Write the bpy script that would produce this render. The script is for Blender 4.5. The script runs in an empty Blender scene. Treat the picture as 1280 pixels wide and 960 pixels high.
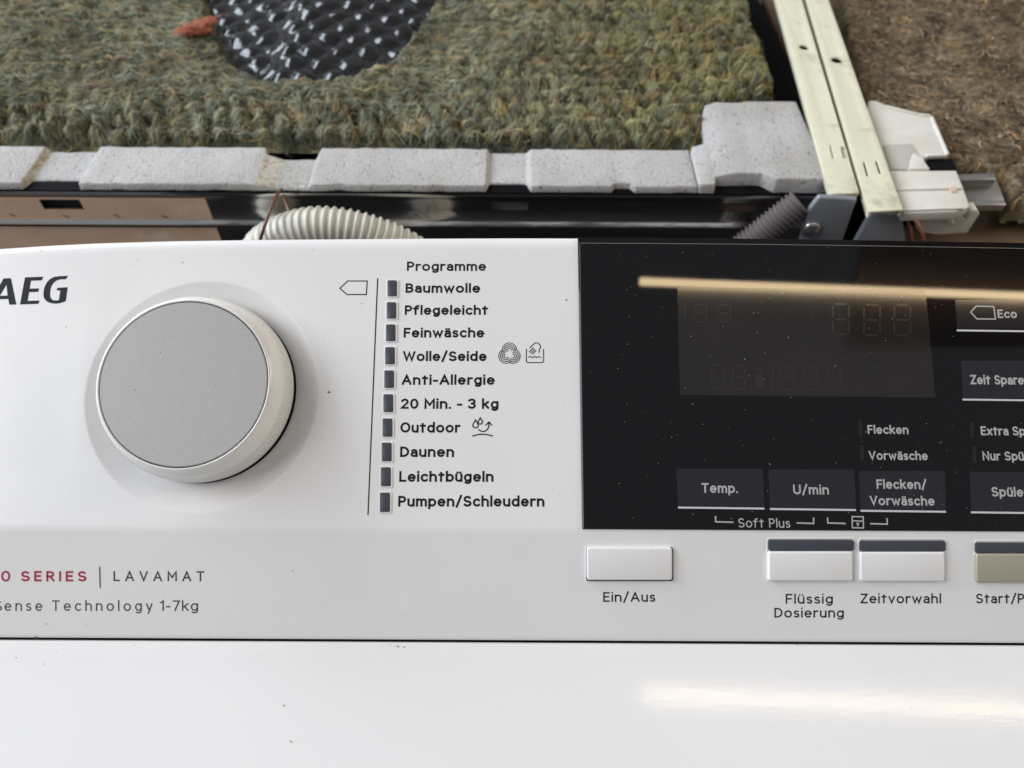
import bpy, bmesh, math, random
import numpy as np
from mathutils import Vector, Matrix, noise
S = bpy.context.scene
C = S.collection
rnd = random.Random(7)
PI = math.pi
R = math.radians

# ------------------------------------------------------------------ camera
A = R(60)                                   # elevation of the control panel's normal
X = Vector((1, 0, 0))
N = Vector((0, -math.cos(A), math.sin(A)))  # out of the panel
U = Vector((0, math.sin(A), math.cos(A)))   # up along the panel
FPX = 950.0                                 # focal length in pixels of a 1280 wide picture
TILT, ROLL, DIST = R(9.5), 0.0055, 0.1996
F = (-N * math.cos(TILT) + U * math.sin(TILT)).normalized()
V = (U * math.cos(TILT) + N * math.sin(TILT)).normalized()
RT = (X * math.cos(ROLL) + V * math.sin(ROLL)).normalized()
UP = (V * math.cos(ROLL) - X * math.sin(ROLL)).normalized()
CAM = -F * DIST
cd = bpy.data.cameras.new('camera')
cam = bpy.data.objects.new('camera', cd)
C.objects.link(cam)
cam.matrix_world = Matrix(((RT.x, UP.x, -F.x, CAM.x), (RT.y, UP.y, -F.y, CAM.y), (RT.z, UP.z, -F.z, CAM.z), (0, 0, 0, 1)))
cd.sensor_width = 36.0
cd.lens = FPX / 1280 * 36
cd.clip_start, cd.clip_end = 0.005, 50
cd.dof.use_dof = True
cd.dof.focus_distance = 0.205
cd.dof.aperture_fstop = cd.lens / 1.5
S.camera = cam

# ------------------------------------------------------------------ light
w = bpy.data.worlds.new('World')
S.world = w
w.use_nodes = True
bg = w.node_tree.nodes['Background']
bg.inputs[0].default_value = (0.95, 0.97, 1.0, 1)
bg.inputs[1].default_value = 0.29


def area(name, loc, target, size, size_y, power, col):
    l = bpy.data.lights.new(name, 'AREA')
    l.shape = 'RECTANGLE'
    l.size, l.size_y, l.energy, l.color = size, size_y, power, col
    o = bpy.data.objects.new(name, l)
    C.objects.link(o)
    o.location = loc
    o.rotation_euler = (Vector(target) - Vector(loc)).to_track_quat('-Z', 'Y').to_euler()
    return o


area('window_light', (-2.24, 0.72, 1.28), (0, 0.05, 0), 1.75, 1.45, 62, (0.86, 0.92, 1.0))
area('front_fill_light', (-2.08, -0.64, 1.76), (0, 0.05, 0), 1.28, 1.28, 33, (0.93, 0.95, 1.0))  # added front fill, no window known there
area('rear_glint_light', (-1.30, 1.35, 1.15), (-0.05, 0.3, -0.05), 0.75, 0.75, 15, (0.80, 0.89, 1.0))  # added for glints on the black dimpled sheet, no window known there
area('warm_fill_light', (1.9, 0.5, 0.85), (0.1, 0.05, 0), 1.2, 0.9, 15, (1.0, 0.84, 0.67))  # added warm fill from the right, no doorway known
S.view_settings.view_transform = 'Standard'
S.view_settings.look = 'None'
S.view_settings.exposure = 0.06
S.view_settings.gamma = 1
S.cycles.use_denoising = True
S.cycles.max_bounces = 8


# ------------------------------------------------------------------ pixel rays (photo pixels, 1280 x 960) to points on planes
def ray(px, py):
    return (F + RT * ((px - 640) / FPX) - UP * ((py - 480) / FPX)).normalized()


def hit(px, py, p0, n):
    d = ray(px, py)
    return CAM + d * ((p0 - CAM).dot(n) / d.dot(n))


def pm(px, py, n=0.0):
    return hit(px, py, N * n, N)


O0 = Vector((0, 0, 0))
UC = pm(560, 663).dot(U)                    # crease between upper and lower zone of the fascia
BETA = R(9.5)
DL = (-U * math.cos(BETA) - N * math.sin(BETA))
NL = (N * math.cos(BETA) - U * math.sin(BETA))
CREASE = U * UC


def lm(px, py, n=0.0):
    return hit(px, py, CREASE + NL * n, NL)


GAPL = (lm(640, 801) - CREASE).dot(DL)      # length of the lower zone
FT = CREASE + DL * (GAPL + 0.0004) - NL * 0.0003
LAMP_D = 1.5


def refl(p, n):
    d = (p - CAM).normalized()
    return d - n * (2 * d.dot(n))


g0, g1 = pm(800, 352), pm(1400, 375)
lampA = g0 + refl(g0, N) * LAMP_D
lampB = g1 + refl(g1, N) * LAMP_D
_r = refl(g1, N)
lampB = g1 + _r * ((lampA.z - g1.z) / _r.z)
lampB = lampA + (lampB - lampA).normalized() * 1.3


def front_err(dl):
    n = N * math.cos(dl) - U * math.sin(dl)
    p = hit(835, 868, FT, n)
    r = refl(p, n)
    # signed error in the Y-Z plane
    t = (lampA - p)
    return math.atan2(r.y, r.z) - math.atan2(t.y, t.z)


lo, hi = R(-30), R(-2)
flo = front_err(lo)
for _ in range(50):
    mid = (lo + hi) / 2
    if (front_err(mid) > 0) == (flo > 0):
        lo = mid
    else:
        hi = mid
DELTA = (lo + hi) / 2
NF = N * math.cos(DELTA) - U * math.sin(DELTA)
DF = -U * math.cos(DELTA) - N * math.sin(DELTA)


def fm(px, py, n=0.0):
    return hit(px, py, FT + NF * n, NF)


# back appliance: horizontal top at ZS, vertical front strip at YS
_p = CAM + (F + RT * 0 - UP * ((242 - 480) / FPX)) * 0.35
ZS, YS = _p.z, _p.y


def hz(px, py, dz=0.0):
    return hit(px, py, Vector((0, 0, ZS + dz)), Vector((0, 0, 1)))


def hy(px, py, dy=0.0):
    return hit(px, py, Vector((0, YS + dy, 0)), Vector((0, 1, 0)))


print('tilt of front', math.degrees(DELTA), 'ZS', ZS, 'YS', YS, 'lamp', lampA, lampB)


# ------------------------------------------------------------------ materials
def sRGB(r, g, b):
    f = lambda c: (c / 255 / 12.92) if c / 255 <= 0.04045 else ((c / 255 + 0.055) / 1.055) ** 2.4
    return (f(r), f(g), f(b), 1)


class MatB:
    def __init__(s, name, col, rough=0.5, metal=0.0, spec=0.5):
        s.m = bpy.data.materials.new(name)
        s.m.use_nodes = True
        s.t = s.m.node_tree
        s.n = s.t.nodes
        s.b = s.n['Principled BSDF']
        s.b.inputs['Base Color'].default_value = col
        s.b.inputs['Roughness'].default_value = rough
        s.b.inputs['Metallic'].default_value = metal
        s.b.inputs['Specular IOR Level'].default_value = spec
        s.co = s.n.new('ShaderNodeTexCoord').outputs['Object']
        s.h = None

    def noise(s, scale, detail=3, rough=0.55, stretch=None, typ='noise'):
        if typ == 'noise':
            n = s.n.new('ShaderNodeTexNoise')
            n.inputs['Detail'].default_value = detail
            n.inputs['Roughness'].default_value = rough
        else:
            n = s.n.new('ShaderNodeTexVoronoi')
            n.feature = 'F1' if typ == 'voronoi' else 'DISTANCE_TO_EDGE'
        n.inputs['Scale'].default_value = scale
        v = s.co
        if stretch:
            mp = s.n.new('ShaderNodeMapping')
            mp.inputs['Scale'].default_value = stretch
            s.t.links.new(v, mp.inputs[0])
            v = mp.outputs[0]
        s.t.links.new(v, n.inputs['Vector'])
        return n.outputs[0]

    def ramp(s, val, stops):
        r = s.n.new('ShaderNodeValToRGB')
        e = r.color_ramp.elements
        while len(e) < len(stops):
            e.new(0.5)
        for k, (p, c) in enumerate(stops):
            e[k].position = p
            e[k].color = c if len(c) == 4 else (*c, 1)
        s.t.links.new(val, r.inputs[0])
        return r.outputs[0]

    def mix(s, fac, a, b, mode='MIX'):
        m = s.n.new('ShaderNodeMix')
        m.data_type = 'RGBA'
        m.blend_type = mode
        for sock, v in ((m.inputs[0], fac), (m.inputs[6], a), (m.inputs[7], b)):
            if hasattr(v, 'links') or isinstance(v, bpy.types.NodeSocket):
                s.t.links.new(v, sock)
            elif isinstance(v, (int, float)):
                sock.default_value = v
            else:
                sock.default_value = v if len(v) == 4 else (*v, 1)
        return m.outputs[2]

    def col(s, out):
        s.t.links.new(out, s.b.inputs['Base Color'])
        return s

    def rough(s, val, a, b):
        r = s.n.new('ShaderNodeMapRange')
        r.inputs[1].default_value, r.inputs[2].default_value = 0.3, 0.7
        r.inputs[3].default_value, r.inputs[4].default_value = a, b
        s.t.links.new(val, r.inputs[0])
        s.t.links.new(r.outputs[0], s.b.inputs['Roughness'])
        return s

    def bump(s, val, dist, strength=1.0):
        b = s.n.new('ShaderNodeBump')
        b.inputs['Distance'].default_value = dist
        b.inputs['Strength'].default_value = strength
        s.t.links.new(val, b.inputs['Height'])
        if s.h:
            s.t.links.new(s.h, b.inputs['Normal'])
        s.h = b.outputs[0]
        s.t.links.new(s.h, s.b.inputs['Normal'])
        return s


def attr_mat(name, rough, mul=1.0):
    q = MatB(name, (0.1, 0.1, 0.1, 1), rough, spec=0.2)
    a = q.n.new('ShaderNodeAttribute')
    a.attribute_name = 'Col'
    q.t.links.new(a.outputs['Color'], q.b.inputs['Base Color'])
    return q.m


q = MatB('fascia_white', (0.78, 0.77, 0.76, 1), 0.30)
q.col(q.ramp(q.noise(30, 4), [(0.3, (0.785, 0.775, 0.765)), (0.7, (0.755, 0.745, 0.735))]))
q.bump(q.noise(2500, 2), 0.00002, 0.25)
q.rough(q.noise(60, 5), 0.26, 0.36)
M_FASCIA = q.m
q = MatB('enamel_white', (0.78, 0.775, 0.77, 1), 0.075)
q.col(q.ramp(q.noise(14, 4), [(0.3, (0.78, 0.77, 0.765)), (0.7, (0.755, 0.748, 0.742))]))
q.bump(q.noise(900, 2, stretch=(0.6, 1, 1)), 0.00010, 0.09)
q.b.inputs['Specular IOR Level'].default_value = 0.34
M_ENAMEL = q.m
q = MatB('knob_white', (0.77, 0.755, 0.72, 1), 0.16)
M_KNOBW = q.m
q = MatB('knob_silver', sRGB(172, 169, 168), 0.5, 0.1)
q.col(q.ramp(q.noise(4200, 3, .8), [(0.25, sRGB(152, 149, 147)), (0.75, sRGB(186, 183, 180))]))
q.bump(q.noise(5000, 2), 0.00002, 0.3)
M_SILVER = q.m
q = MatB('black_gap', (0.003, 0.003, 0.004, 1), 0.8, spec=0.1)
M_BLACK = q.m
q = MatB('black_glass', (0.0045, 0.0045, 0.0055, 1), 0.035)
q.rough(q.noise(50, 5), 0.012, 0.032)
q.b.inputs['Specular IOR Level'].default_value = 0.36
M_GLASS = q.m
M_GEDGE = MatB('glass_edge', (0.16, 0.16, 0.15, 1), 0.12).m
q = MatB('lcd', (0.026, 0.023, 0.021, 1), 0.06)
q.col(q.ramp(q.noise(25, 3), [(0.35, (0.0145, 0.0124, 0.0116)), (0.7, (0.021, 0.018, 0.0165))]))
M_LCD = q.m
M_SEG = MatB('lcd_segment', (0.027, 0.024, 0.022, 1), 0.08).m
M_KEY = MatB('touch_key', (0.0155, 0.016, 0.0195, 1), 0.06).m
M_GHOST = MatB('led_off', (0.012, 0.012, 0.014, 1), 0.06).m
M_PRINT = MatB('grey_print', (0.40, 0.40, 0.40, 1), 0.2).m
M_LINE = MatB('pale_line', (0.55, 0.55, 0.56, 1), 0.2).m
M_INK = MatB('black_ink', (0.007, 0.007, 0.010, 1), 0.6, spec=0.2).m
M_LOGO = MatB('navy_ink', (0.010, 0.011, 0.020, 1), 0.6, spec=0.2).m
M_GREYINK = MatB('grey_ink', (0.045, 0.045, 0.055, 1), 0.5).m
M_RED = MatB('red_ink', (0.36, 0.025, 0.06, 1), 0.45).m
q = MatB('led_window', (0.050, 0.055, 0.068, 1), 0.28)
M_LED = q.m
q = MatB('gold_button', (0.42, 0.385, 0.30, 1), 0.35, 0.25)
M_GOLD = q.m
M_DUST = MatB('dust', (0.34, 0.33, 0.31, 1), 0.9).m
M_SPECK = MatB('dirt_speck', (0.10, 0.08, 0.06, 1), 0.9).m
q = MatB('polystyrene', (0.55, 0.54, 0.53, 1), 0.75, spec=0.25)
vo = q.noise(1150, typ='voronoi')
n1 = q.noise(35, 4)
c1 = q.ramp(n1, [(0.3, (0.53, 0.515, 0.505)), (0.72, (0.42, 0.41, 0.395))])
c2 = q.mix(1.0, q.ramp(q.noise(620, 2, .6), [(0.31, (0.16, 0.16, 0.16)), (0.38, (1, 1, 1))]), q.ramp(vo, [(0.4, (1, 1, 1)), (0.85, (0.82, 0.82, 0.81))]), 'MULTIPLY')
c1 = q.mix(q.ramp(q.noise(28, 6, .7), [(0.55, (0, 0, 0)), (0.8, (.7, .7, .7))]), c1, (0.36, 0.33, 0.27))
q.col(q.mix(0.8, c1, c2, 'MULTIPLY'))
q.bump(vo, 0.0006, 0.5)
q.bump(q.noise(1500, 3), 0.0005, 0.5)
q.bump(q.ramp(q.noise(180, 3), [(0.30, (0, 0, 0)), (0.40, (1, 1, 1))]), 0.0008, 0.5)
M_EPS = q.m
q = MatB('galvanised', (0.62, 0.62, 0.52, 1), 0.34, 0.12)
q.col(q.mix(q.ramp(q.noise(45, 6, 0.65), [(0.55, (0, 0, 0)), (0.80, (1, 1, 1))]),
            q.ramp(q.noise(80, 4), [(0.3, (0.80, 0.78, 0.60)), (0.7, (0.74, 0.72, 0.54))]), (0.36, 0.30, 0.20)))
q.bump(q.noise(300, 3), 0.0001, 0.3)
M_GALV = q.m
q = MatB('stainless', (0.60, 0.59, 0.58, 1), 0.16, 1.0)
q.bump(q.noise(40, 3, stretch=(0.5, 1, 2)), 0.0012, 0.35)
M_STEEL = q.m
q = MatB('grey_steel', (0.28, 0.30, 0.33, 1), 0.38, 0.3)
q.rough(q.noise(90, 4), 0.3, 0.5)
M_GSTEEL = q.m
q = MatB('tan_reflection', (0.40, 0.26, 0.17, 1), 0.35)  # colour of the brown reflection painted on the steel
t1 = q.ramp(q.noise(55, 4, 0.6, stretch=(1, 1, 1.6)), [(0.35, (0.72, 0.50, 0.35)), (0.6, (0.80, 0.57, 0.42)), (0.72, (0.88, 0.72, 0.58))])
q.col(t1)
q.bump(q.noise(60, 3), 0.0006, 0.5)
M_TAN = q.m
q = MatB('bitumen', (0.010, 0.010, 0.011, 1), 0.14)
q.bump(q.noise(260, 3), 0.0006, 0.35)
M_BIT = q.m
q = MatB('hose_cream', (0.60, 0.585, 0.50, 1), 0.42)
M_HOSE = q.m
M_HOSEG = MatB('hose_grey', (0.13, 0.11, 0.105, 1), 0.55).m
M_COPPER = MatB('brown_wire', (0.13, 0.048, 0.022, 1), 0.35).m
M_REDWIRE = MatB('red_wire', (0.36, 0.13, 0.08, 1), 0.4).m
q = MatB('milky_plastic', (0.72, 0.70, 0.64, 1), 0.32)
q.b.inputs['Subsurface Weight'].default_value = 0.45
q.b.inputs['Subsurface Radius'].default_value = (0.006, 0.005, 0.004)
q.col(q.ramp(q.noise(70, 4), [(0.3, (0.74, 0.72, 0.67)), (0.75, (0.64, 0.60, 0.53))]))
M_PLASTIC = q.m
q = MatB('aluminium', (0.34, 0.33, 0.31, 1), 0.32, 0.8)
M_ALU = q.m
q = MatB('concrete', (0.06, 0.05, 0.042, 1), 0.85)
q.col(q.ramp(q.noise(6, 6), [(0.3, (0.03, 0.026, 0.022)), (0.7, (0.08, 0.066, 0.052))]))
q.bump(q.noise(40, 5), 0.004, 0.5)
M_FLOOR = q.m
q = MatB('brown_board', (0.17, 0.105, 0.06, 1), 0.7)
q.col(q.ramp(q.noise(30, 5), [(0.3, (0.10, 0.06, 0.035)), (0.7, (0.20, 0.125, 0.07))]))
M_BROWN = q.m
q = MatB('wood_board', (0.30, 0.16, 0.07, 1), 0.6)
q.col(q.ramp(q.noise(4, 5, stretch=(0.3, 5, 5)), [(0.3, (0.06, 0.036, 0.02)), (0.7, (0.11, 0.07, 0.042))]))
M_WOOD = q.m
q = MatB('dark_cabinet', (0.03, 0.03, 0.032, 1), 0.6)
M_DARK = q.m


def felt_mat(name, stops, s1, dark):
    q = MatB(name, (0.1, 0.1, 0.08, 1), 0.95, spec=0.1)
    a = q.ramp(q.noise(s1, 5, 0.7, stretch=(1, 0.6, 1)), stops)
    b = q.ramp(q.noise(s1 * 4.5, 4, 0.7), [(0.3, dark), (0.62, (1.25, 1.25, 1.2))])
    q.col(q.mix(0.9, a, b, 'MULTIPLY'))
    q.bump(q.noise(s1 * 9, 4, 0.7), 0.0016, 0.9)
    return q.m


M_FELT = felt_mat('felt_green', [(0.28, (0.025, 0.028, 0.024)), (0.42, (0.07, 0.075, 0.055)), (0.55, (0.13, 0.13, 0.09)),
                                 (0.66, (0.30, 0.26, 0.14)), (0.78, (0.42, 0.34, 0.15))], 95, (0.30, 0.30, 0.31))
M_FELTB = felt_mat('felt_brown', [(0.28, (0.045, 0.034, 0.022)), (0.45, (0.15, 0.115, 0.074)), (0.58, (0.23, 0.178, 0.112)),
                                  (0.75, (0.32, 0.235, 0.13))], 70, (0.4, 0.4, 0.4))
M_FIBRE = attr_mat('fibre', 0.85)
q = MatB('red_fibre', (0.42, 0.13, 0.075, 1), 0.9, spec=0.1)
q.col(q.ramp(q.noise(420, 4, .7), [(0.3, (0.22, 0.075, 0.05)), (0.5, (0.45, 0.14, 0.085)), (0.7, (0.58, 0.26, 0.17))]))
M_SCRAP = q.m

# ------------------------------------------------------------------ objects
WL = {}


def link(o, parent):
    C.objects.link(o)
    if parent is not None:
        o.parent = parent
    return o


def empty(name, loc, label, cat, group=None):
    o = bpy.data.objects.new(name, None)
    o.empty_display_size = 0.02
    C.objects.link(o)
    o.location = loc
    WL[o.name] = Vector(loc)
    o['label'], o['category'] = label, cat
    if group:
        o['group'] = group
    return o


def tag(o, label=None, cat=None, group=None, kind=None):
    for k, v in (('label', label), ('category', cat), ('group', group), ('kind', kind)):
        if v:
            o[k] = v
    return o


def mk(name, verts, faces, mat, parent=None, smooth=False, auto=None, cols=None):
    """one mesh object from world coordinates, origin moved to its middle"""
    v = np.asarray([tuple(p) for p in verts] if not isinstance(verts, np.ndarray) else verts, dtype=float)
    c = (v.min(0) + v.max(0)) / 2
    me = bpy.data.meshes.new(name)
    me.from_pydata((v - c).tolist(), [], faces)
    me.materials.append(mat)
    if smooth:
        me.shade_smooth()
        if auto:
            me.set_sharp_from_angle(angle=R(auto))
    if cols is not None:
        ca = me.color_attributes.new('Col', 'FLOAT_COLOR', 'POINT')
        ca.data.foreach_set('color', np.asarray(cols, dtype=np.float32).ravel())
    me.update()
    o = bpy.data.objects.new(name, me)
    link(o, parent)
    cc = Vector(c)
    o.location = cc - (WL[parent.name] if parent is not None else Vector((0, 0, 0)))
    WL[o.name] = cc
    return o


def mk_bm(name, bm, mat, parent=None, smooth=False, auto=None):
    bm.normal_update()
    vs = [tuple(v.co) for v in bm.verts]
    bm.verts.index_update()
    fs = [[v.index for v in f.verts] for f in bm.faces]
    bm.free()
    return mk(name, vs, fs, mat, parent, smooth, auto)


def bevel_all(bm, r, seg=2, ang=20):
    bmesh.ops.remove_doubles(bm, verts=bm.verts, dist=1e-7)
    bmesh.ops.recalc_face_normals(bm, faces=bm.faces)
    es = [e for e in bm.edges if len(e.link_faces) == 2 and e.calc_face_angle(0) > R(ang)]
    bmesh.ops.bevel(bm, geom=es, offset=r, segments=seg, affect='EDGES', profile=0.5, clamp_overlap=True)


def plate(outline, nrm, thick, holes=(), bev=0.0, seg=2):
    """flat plate: outline and holes are world points on its top face, extruded by thick along -nrm"""
    bm = bmesh.new()
    es = []
    for loop in [outline] + list(holes):
        vs = [bm.verts.new(p) for p in loop]
        es += [bm.edges.new((vs[i], vs[(i + 1) % len(vs)])) for i in range(len(vs))]
    if holes:
        bmesh.ops.triangle_fill(bm, edges=es, use_beauty=True, normal=nrm)
    else:
        f = bm.faces.new(list(bm.verts))
        if f.calc_area() and (f.normal_update() or f.normal.dot(nrm) < 0):
            f.normal_flip()
    top = list(bm.faces)
    ret = bmesh.ops.extrude_face_region(bm, geom=top)
    nv = [g for g in ret['geom'] if isinstance(g, bmesh.types.BMVert)]
    for v in nv:
        v.co -= nrm * thick
    bmesh.ops.recalc_face_normals(bm, faces=bm.faces)
    if bev:
        bevel_all(bm, bev, seg)
    return bm


def flat(outline, nrm):
    bm = bmesh.new()
    vs = [bm.verts.new(p) for p in outline]
    es = [bm.edges.new((vs[i], vs[(i + 1) % len(vs)])) for i in range(len(vs))]
    bmesh.ops.triangle_fill(bm, edges=es, use_beauty=True, normal=nrm)
    for f in bm.faces:
        f.normal_update()
        if f.normal.dot(nrm) < 0:
            f.normal_flip()
    return bm


def round_rect(m, x0, y0, x1, y1, r, n, k=4):
    """rounded rectangle in photo pixels, mapped by m onto its plane"""
    pts = []
    for cx, cy, a0 in ((x1 - r, y0 + r, 0), (x0 + r, y0 + r, 90), (x0 + r, y1 - r, 180), (x1 - r, y1 - r, 270)):
        for i in range(k + 1):
            a = R(a0 + 90 * i / k)
            pts.append(m(cx + r * math.cos(a), cy - r * math.sin(a), n))
    return pts


def ribbon(pts, wdt, nrm, off=0.0, cap=True):
    """flat strip along a polyline of world points on a plane"""
    P = [Vector(p) for p in pts]
    P = [p for i, p in enumerate(P) if i == 0 or (p - P[i - 1]).length > 1e-7]
    closed = (P[0] - P[-1]).length < 1e-6 and len(P) > 3
    if closed:
        P = P[:-1]
    n = len(P)
    vs = []
    for i in range(n):
        if closed:
            a, b = P[i] - P[i - 1], P[(i + 1) % n] - P[i]
        else:
            a = P[i] - P[i - 1] if i else P[1] - P[0]
            b = P[i + 1] - P[i] if i < n - 1 else P[-1] - P[-2]
        a, b = a.normalized(), b.normalized()
        s = nrm.cross(a).normalized()
        s2 = nrm.cross(b).normalized()
        mvec = (s + s2)
        mvec = mvec.normalized() if mvec.length > 1e-4 else s
        k = min(1 / max(mvec.dot(s), 0.2), 2.2)
        p = P[i].copy()
        if cap and not closed:
            if i == 0:
                p -= b * wdt / 2
            if i == n - 1:
                p += a * wdt / 2
        p = p + nrm * off
        vs += [p + mvec * (k * wdt / 2), p - mvec * (k * wdt / 2)]
    fs = []
    for i in range(n if closed else n - 1):
        j = (i + 1) % n
        fs.append((2 * i, 2 * i + 1, 2 * j + 1, 2 * j))
    return vs, fs


def ribbons(name, strokes, wdt, nrm, mat, parent):
    V_, F_ = [], []
    for k, st in enumerate(strokes):
        v, f = ribbon(st, wdt, nrm, k * 2.5e-6)
        b = len(V_)
        V_ += v
        F_ += [tuple(i + b for i in q) for q in f]
    return mk(name, V_, F_, mat, parent)


def tube(path, rad, k=10, ribs=None):
    """tube through world points; rad may be a list"""
    P = [Vector(p) for p in path]
    n = len(P)
    vs, fs = [], []
    up = Vector((0.13, 0.21, 0.97))
    for i in range(n):
        t = (P[min(i + 1, n - 1)] - P[max(i - 1, 0)]).normalized()
        s = t.cross(up).normalized()
        u = s.cross(t).normalized()
        r = rad[i] if isinstance(rad, (list, tuple)) else rad
        for j in range(k):
            a = 2 * PI * j / k
            vs.append(P[i] + s * (r * math.cos(a)) + u * (r * math.sin(a)))
    for i in range(n - 1):
        for j in range(k):
            j2 = (j + 1) % k
            fs.append((i * k + j, i * k + j2, (i + 1) * k + j2, (i + 1) * k + j))
    fs.append(tuple(range(k))[::-1])
    fs.append(tuple((n - 1) * k + j for j in range(k)))
    return vs, fs


# ------------------------------------------------------------------ stroke lettering
def E(cx, cy, rx, ry, a0, a1, n=14):
    return [(cx + rx * math.cos(R(a0 + (a1 - a0) * i / n)), cy + ry * math.sin(R(a0 + (a1 - a0) * i / n))) for i in range(n + 1)]


XH = 0.70
O_ = lambda rx: E(rx, .35, rx, .35, 0, 360, 28)
DOT = lambda x, y: [(x, y), (x + 0.004, y)]
a_ = [E(.21, .47, .21, .23, 140, 0) + [(.42, 0)], [(.42, .40), (.22, .40)] + E(.19, .2, .19, .2, 90, 270) + [(.25, 0), (.42, .14)]]
u_ = [[(0, .7)] + E(.22, .23, .22, .23, 180, 350) + [(.44, .27)], [(.44, .7), (.44, 0)]]
S_ = E(.26, .74, .24, .26, 35, 265, 16) + E(.26, .24, .27, .24, 85, -145, 16)
GL = {
    'A': (.66, [[(0, 0), (.33, 1), (.66, 0)], [(.12, .32), (.54, .32)]]),
    'B': (.5, [[(0, 0), (0, 1)], [(0, 1), (.22, 1)] + E(.22, .76, .24, .24, 90, -90) + [(0, .52)], [(.2, .52)] + E(.24, .26, .26, .26, 90, -90) + [(0, 0)]]),
    'D': (.58, [[(0, 0), (0, 1), (.16, 1)] + E(.16, .5, .42, .5, 90, -90, 20) + [(0, 0)]]),
    'E': (.44, [[(.44, 1), (0, 1), (0, 0), (.44, 0)], [(0, .52), (.38, .52)]]),
    'F': (.42, [[(.42, 1), (0, 1), (0, 0)], [(0, .5), (.37, .5)]]),
    'I': (.0, [[(0, 0), (0, 1)]]),
    'L': (.42, [[(0, 1), (0, 0), (.42, 0)]]),
    'M': (.70, [[(0, 0), (0, 1), (.35, .35), (.70, 1), (.70, 0)]]),
    'N': (.58, [[(0, 0), (0, 1), (.58, 0), (.58, 1)]]),
    'O': (.70, [E(.35, .5, .35, .5, 0, 360, 32)]),
    'P': (.48, [[(0, 0), (0, 1), (.2, 1)] + E(.2, .72, .28, .28, 90, -90) + [(0, .44)]]),
    'R': (.50, [[(0, 0), (0, 1), (.2, 1)] + E(.2, .73, .27, .27, 90, -90) + [(0, .46)], [(.22, .46), (.50, 0)]]),
    'S': (.52, [S_]),
    'T': (.56, [[(0, 1), (.56, 1)], [(.28, 1), (.28, 0)]]),
    'U': (.58, [[(0, 1)] + E(.29, .29, .29, .29, 180, 360, 18) + [(.58, 1)]]),
    'V': (.62, [[(0, 1), (.31, 0), (.62, 1)]]),
    'W': (.92, [[(0, 1), (.23, 0), (.46, .9), (.69, 0), (.92, 1)]]),
    'Z': (.52, [[(0, 1), (.52, 1), (0, 0), (.52, 0)]]),
    'a': (.42, a_), 'ä': (.42, a_ + [DOT(.09, .95), DOT(.33, .95)]),
    'b': (.50, [[(0, 0), (0, 1.04)], E(.25, .35, .25, .35, 0, 360, 24)]),
    'c': (.44, [E(.26, .35, .26, .35, 48, 312, 20)]),
    'd': (.50, [[(.50, 0), (.50, 1.04)], E(.25, .35, .25, .35, 0, 360, 24)]),
    'e': (.50, [[(.02, .36), (.50, .36)], E(.25, .35, .25, .35, 2, 312, 22)]),
    'f': (.34, [[(.1, 0), (.1, .78)] + E(.30, .78, .2, .24, 180, 82, 8), [(-.04, .70), (.30, .70)]]),
    'g': (.48, [E(.24, .36, .24, .34, 0, 360, 24), [(.48, .7), (.48, 0)] + E(.24, 0, .24, .26, 0, -135, 12)]),
    'h': (.46, [[(0, 0), (0, 1.04)], E(.23, .44, .23, .26, 180, 0) + [(.46, 0)]]),
    'i': (.0, [[(0, 0), (0, .7)], DOT(-.002, 1.02)]),
    'k': (.44, [[(0, 0), (0, 1.04)], [(.42, .7), (.04, .33)], [(.15, .42), (.44, 0)]]),
    'l': (.0, [[(0, 0), (0, 1.04)]]),
    'm': (.76, [[(0, 0), (0, .7)], E(.19, .48, .19, .22, 180, 0) + [(.38, 0)], E(.57, .48, .19, .22, 180, 0) + [(.76, 0)]]),
    'n': (.46, [[(0, 0), (0, .7)], E(.23, .44, .23, .26, 180, 0) + [(.46, 0)]]),
    'o': (.54, [O_(.27)]),
    'p': (.50, [[(0, .7), (0, -.28)], E(.25, .35, .25, .35, 0, 360, 24)]),
    'r': (.28, [[(0, 0), (0, .7)], E(.25, .44, .25, .26, 180, 78, 8)]),
    's': (.36, [E(.18, .53, .17, .17, 40, 265, 12) + E(.18, .18, .18, .18, 85, -140, 12)]),
    't': (.34, [[(.14, .92), (.14, .0), (.30, .0)] if False else [(.15, .90), (.15, 0)], [(0, .70), (.34, .70)]]),
    'u': (.44, u_), 'ü': (.44, u_ + [DOT(.10, .95), DOT(.34, .95)]),
    'v': (.46, [[(0, .7), (.23, 0), (.46, .7)]]),
    'w': (.74, [[(0, .7), (.185, 0), (.37, .62), (.555, 0), (.74, .7)]]),
    'x': (.44, [[(0, .7), (.44, 0)], [(.44, .7), (0, 0)]]),
    'y': (.46, [[(0, .7), (.24, .02)], [(.46, .7), (.16, -.28)]]),
    '0': (.52, [E(.26, .5, .26, .5, 0, 360, 28)]),
    '1': (.20, [[(0, .82), (.2, 1), (.2, 0)]]),
    '2': (.48, [E(.24, .74, .23, .26, 160, -35, 14) + [(0, 0), (.48, 0)]]),
    '3': (.46, [E(.2, .76, .24, .24, 150, -85, 14), E(.2, .26, .26, .26, 85, -150, 14)]),
    '6': (.50, [E(.25, .31, .25, .31, 0, 360, 24), [(.02, .4), (.16, .72), (.36, 1)]]),
    '7': (.48, [[(0, 1), (.48, 1), (.14, 0)]]),
    '/': (.36, [[(0, -.12), (.36, 1.1)]]),
    '-': (.26, [[(0, .38), (.26, .38)]]),
    '.': (.0, [DOT(0, 0)]),
}


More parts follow.
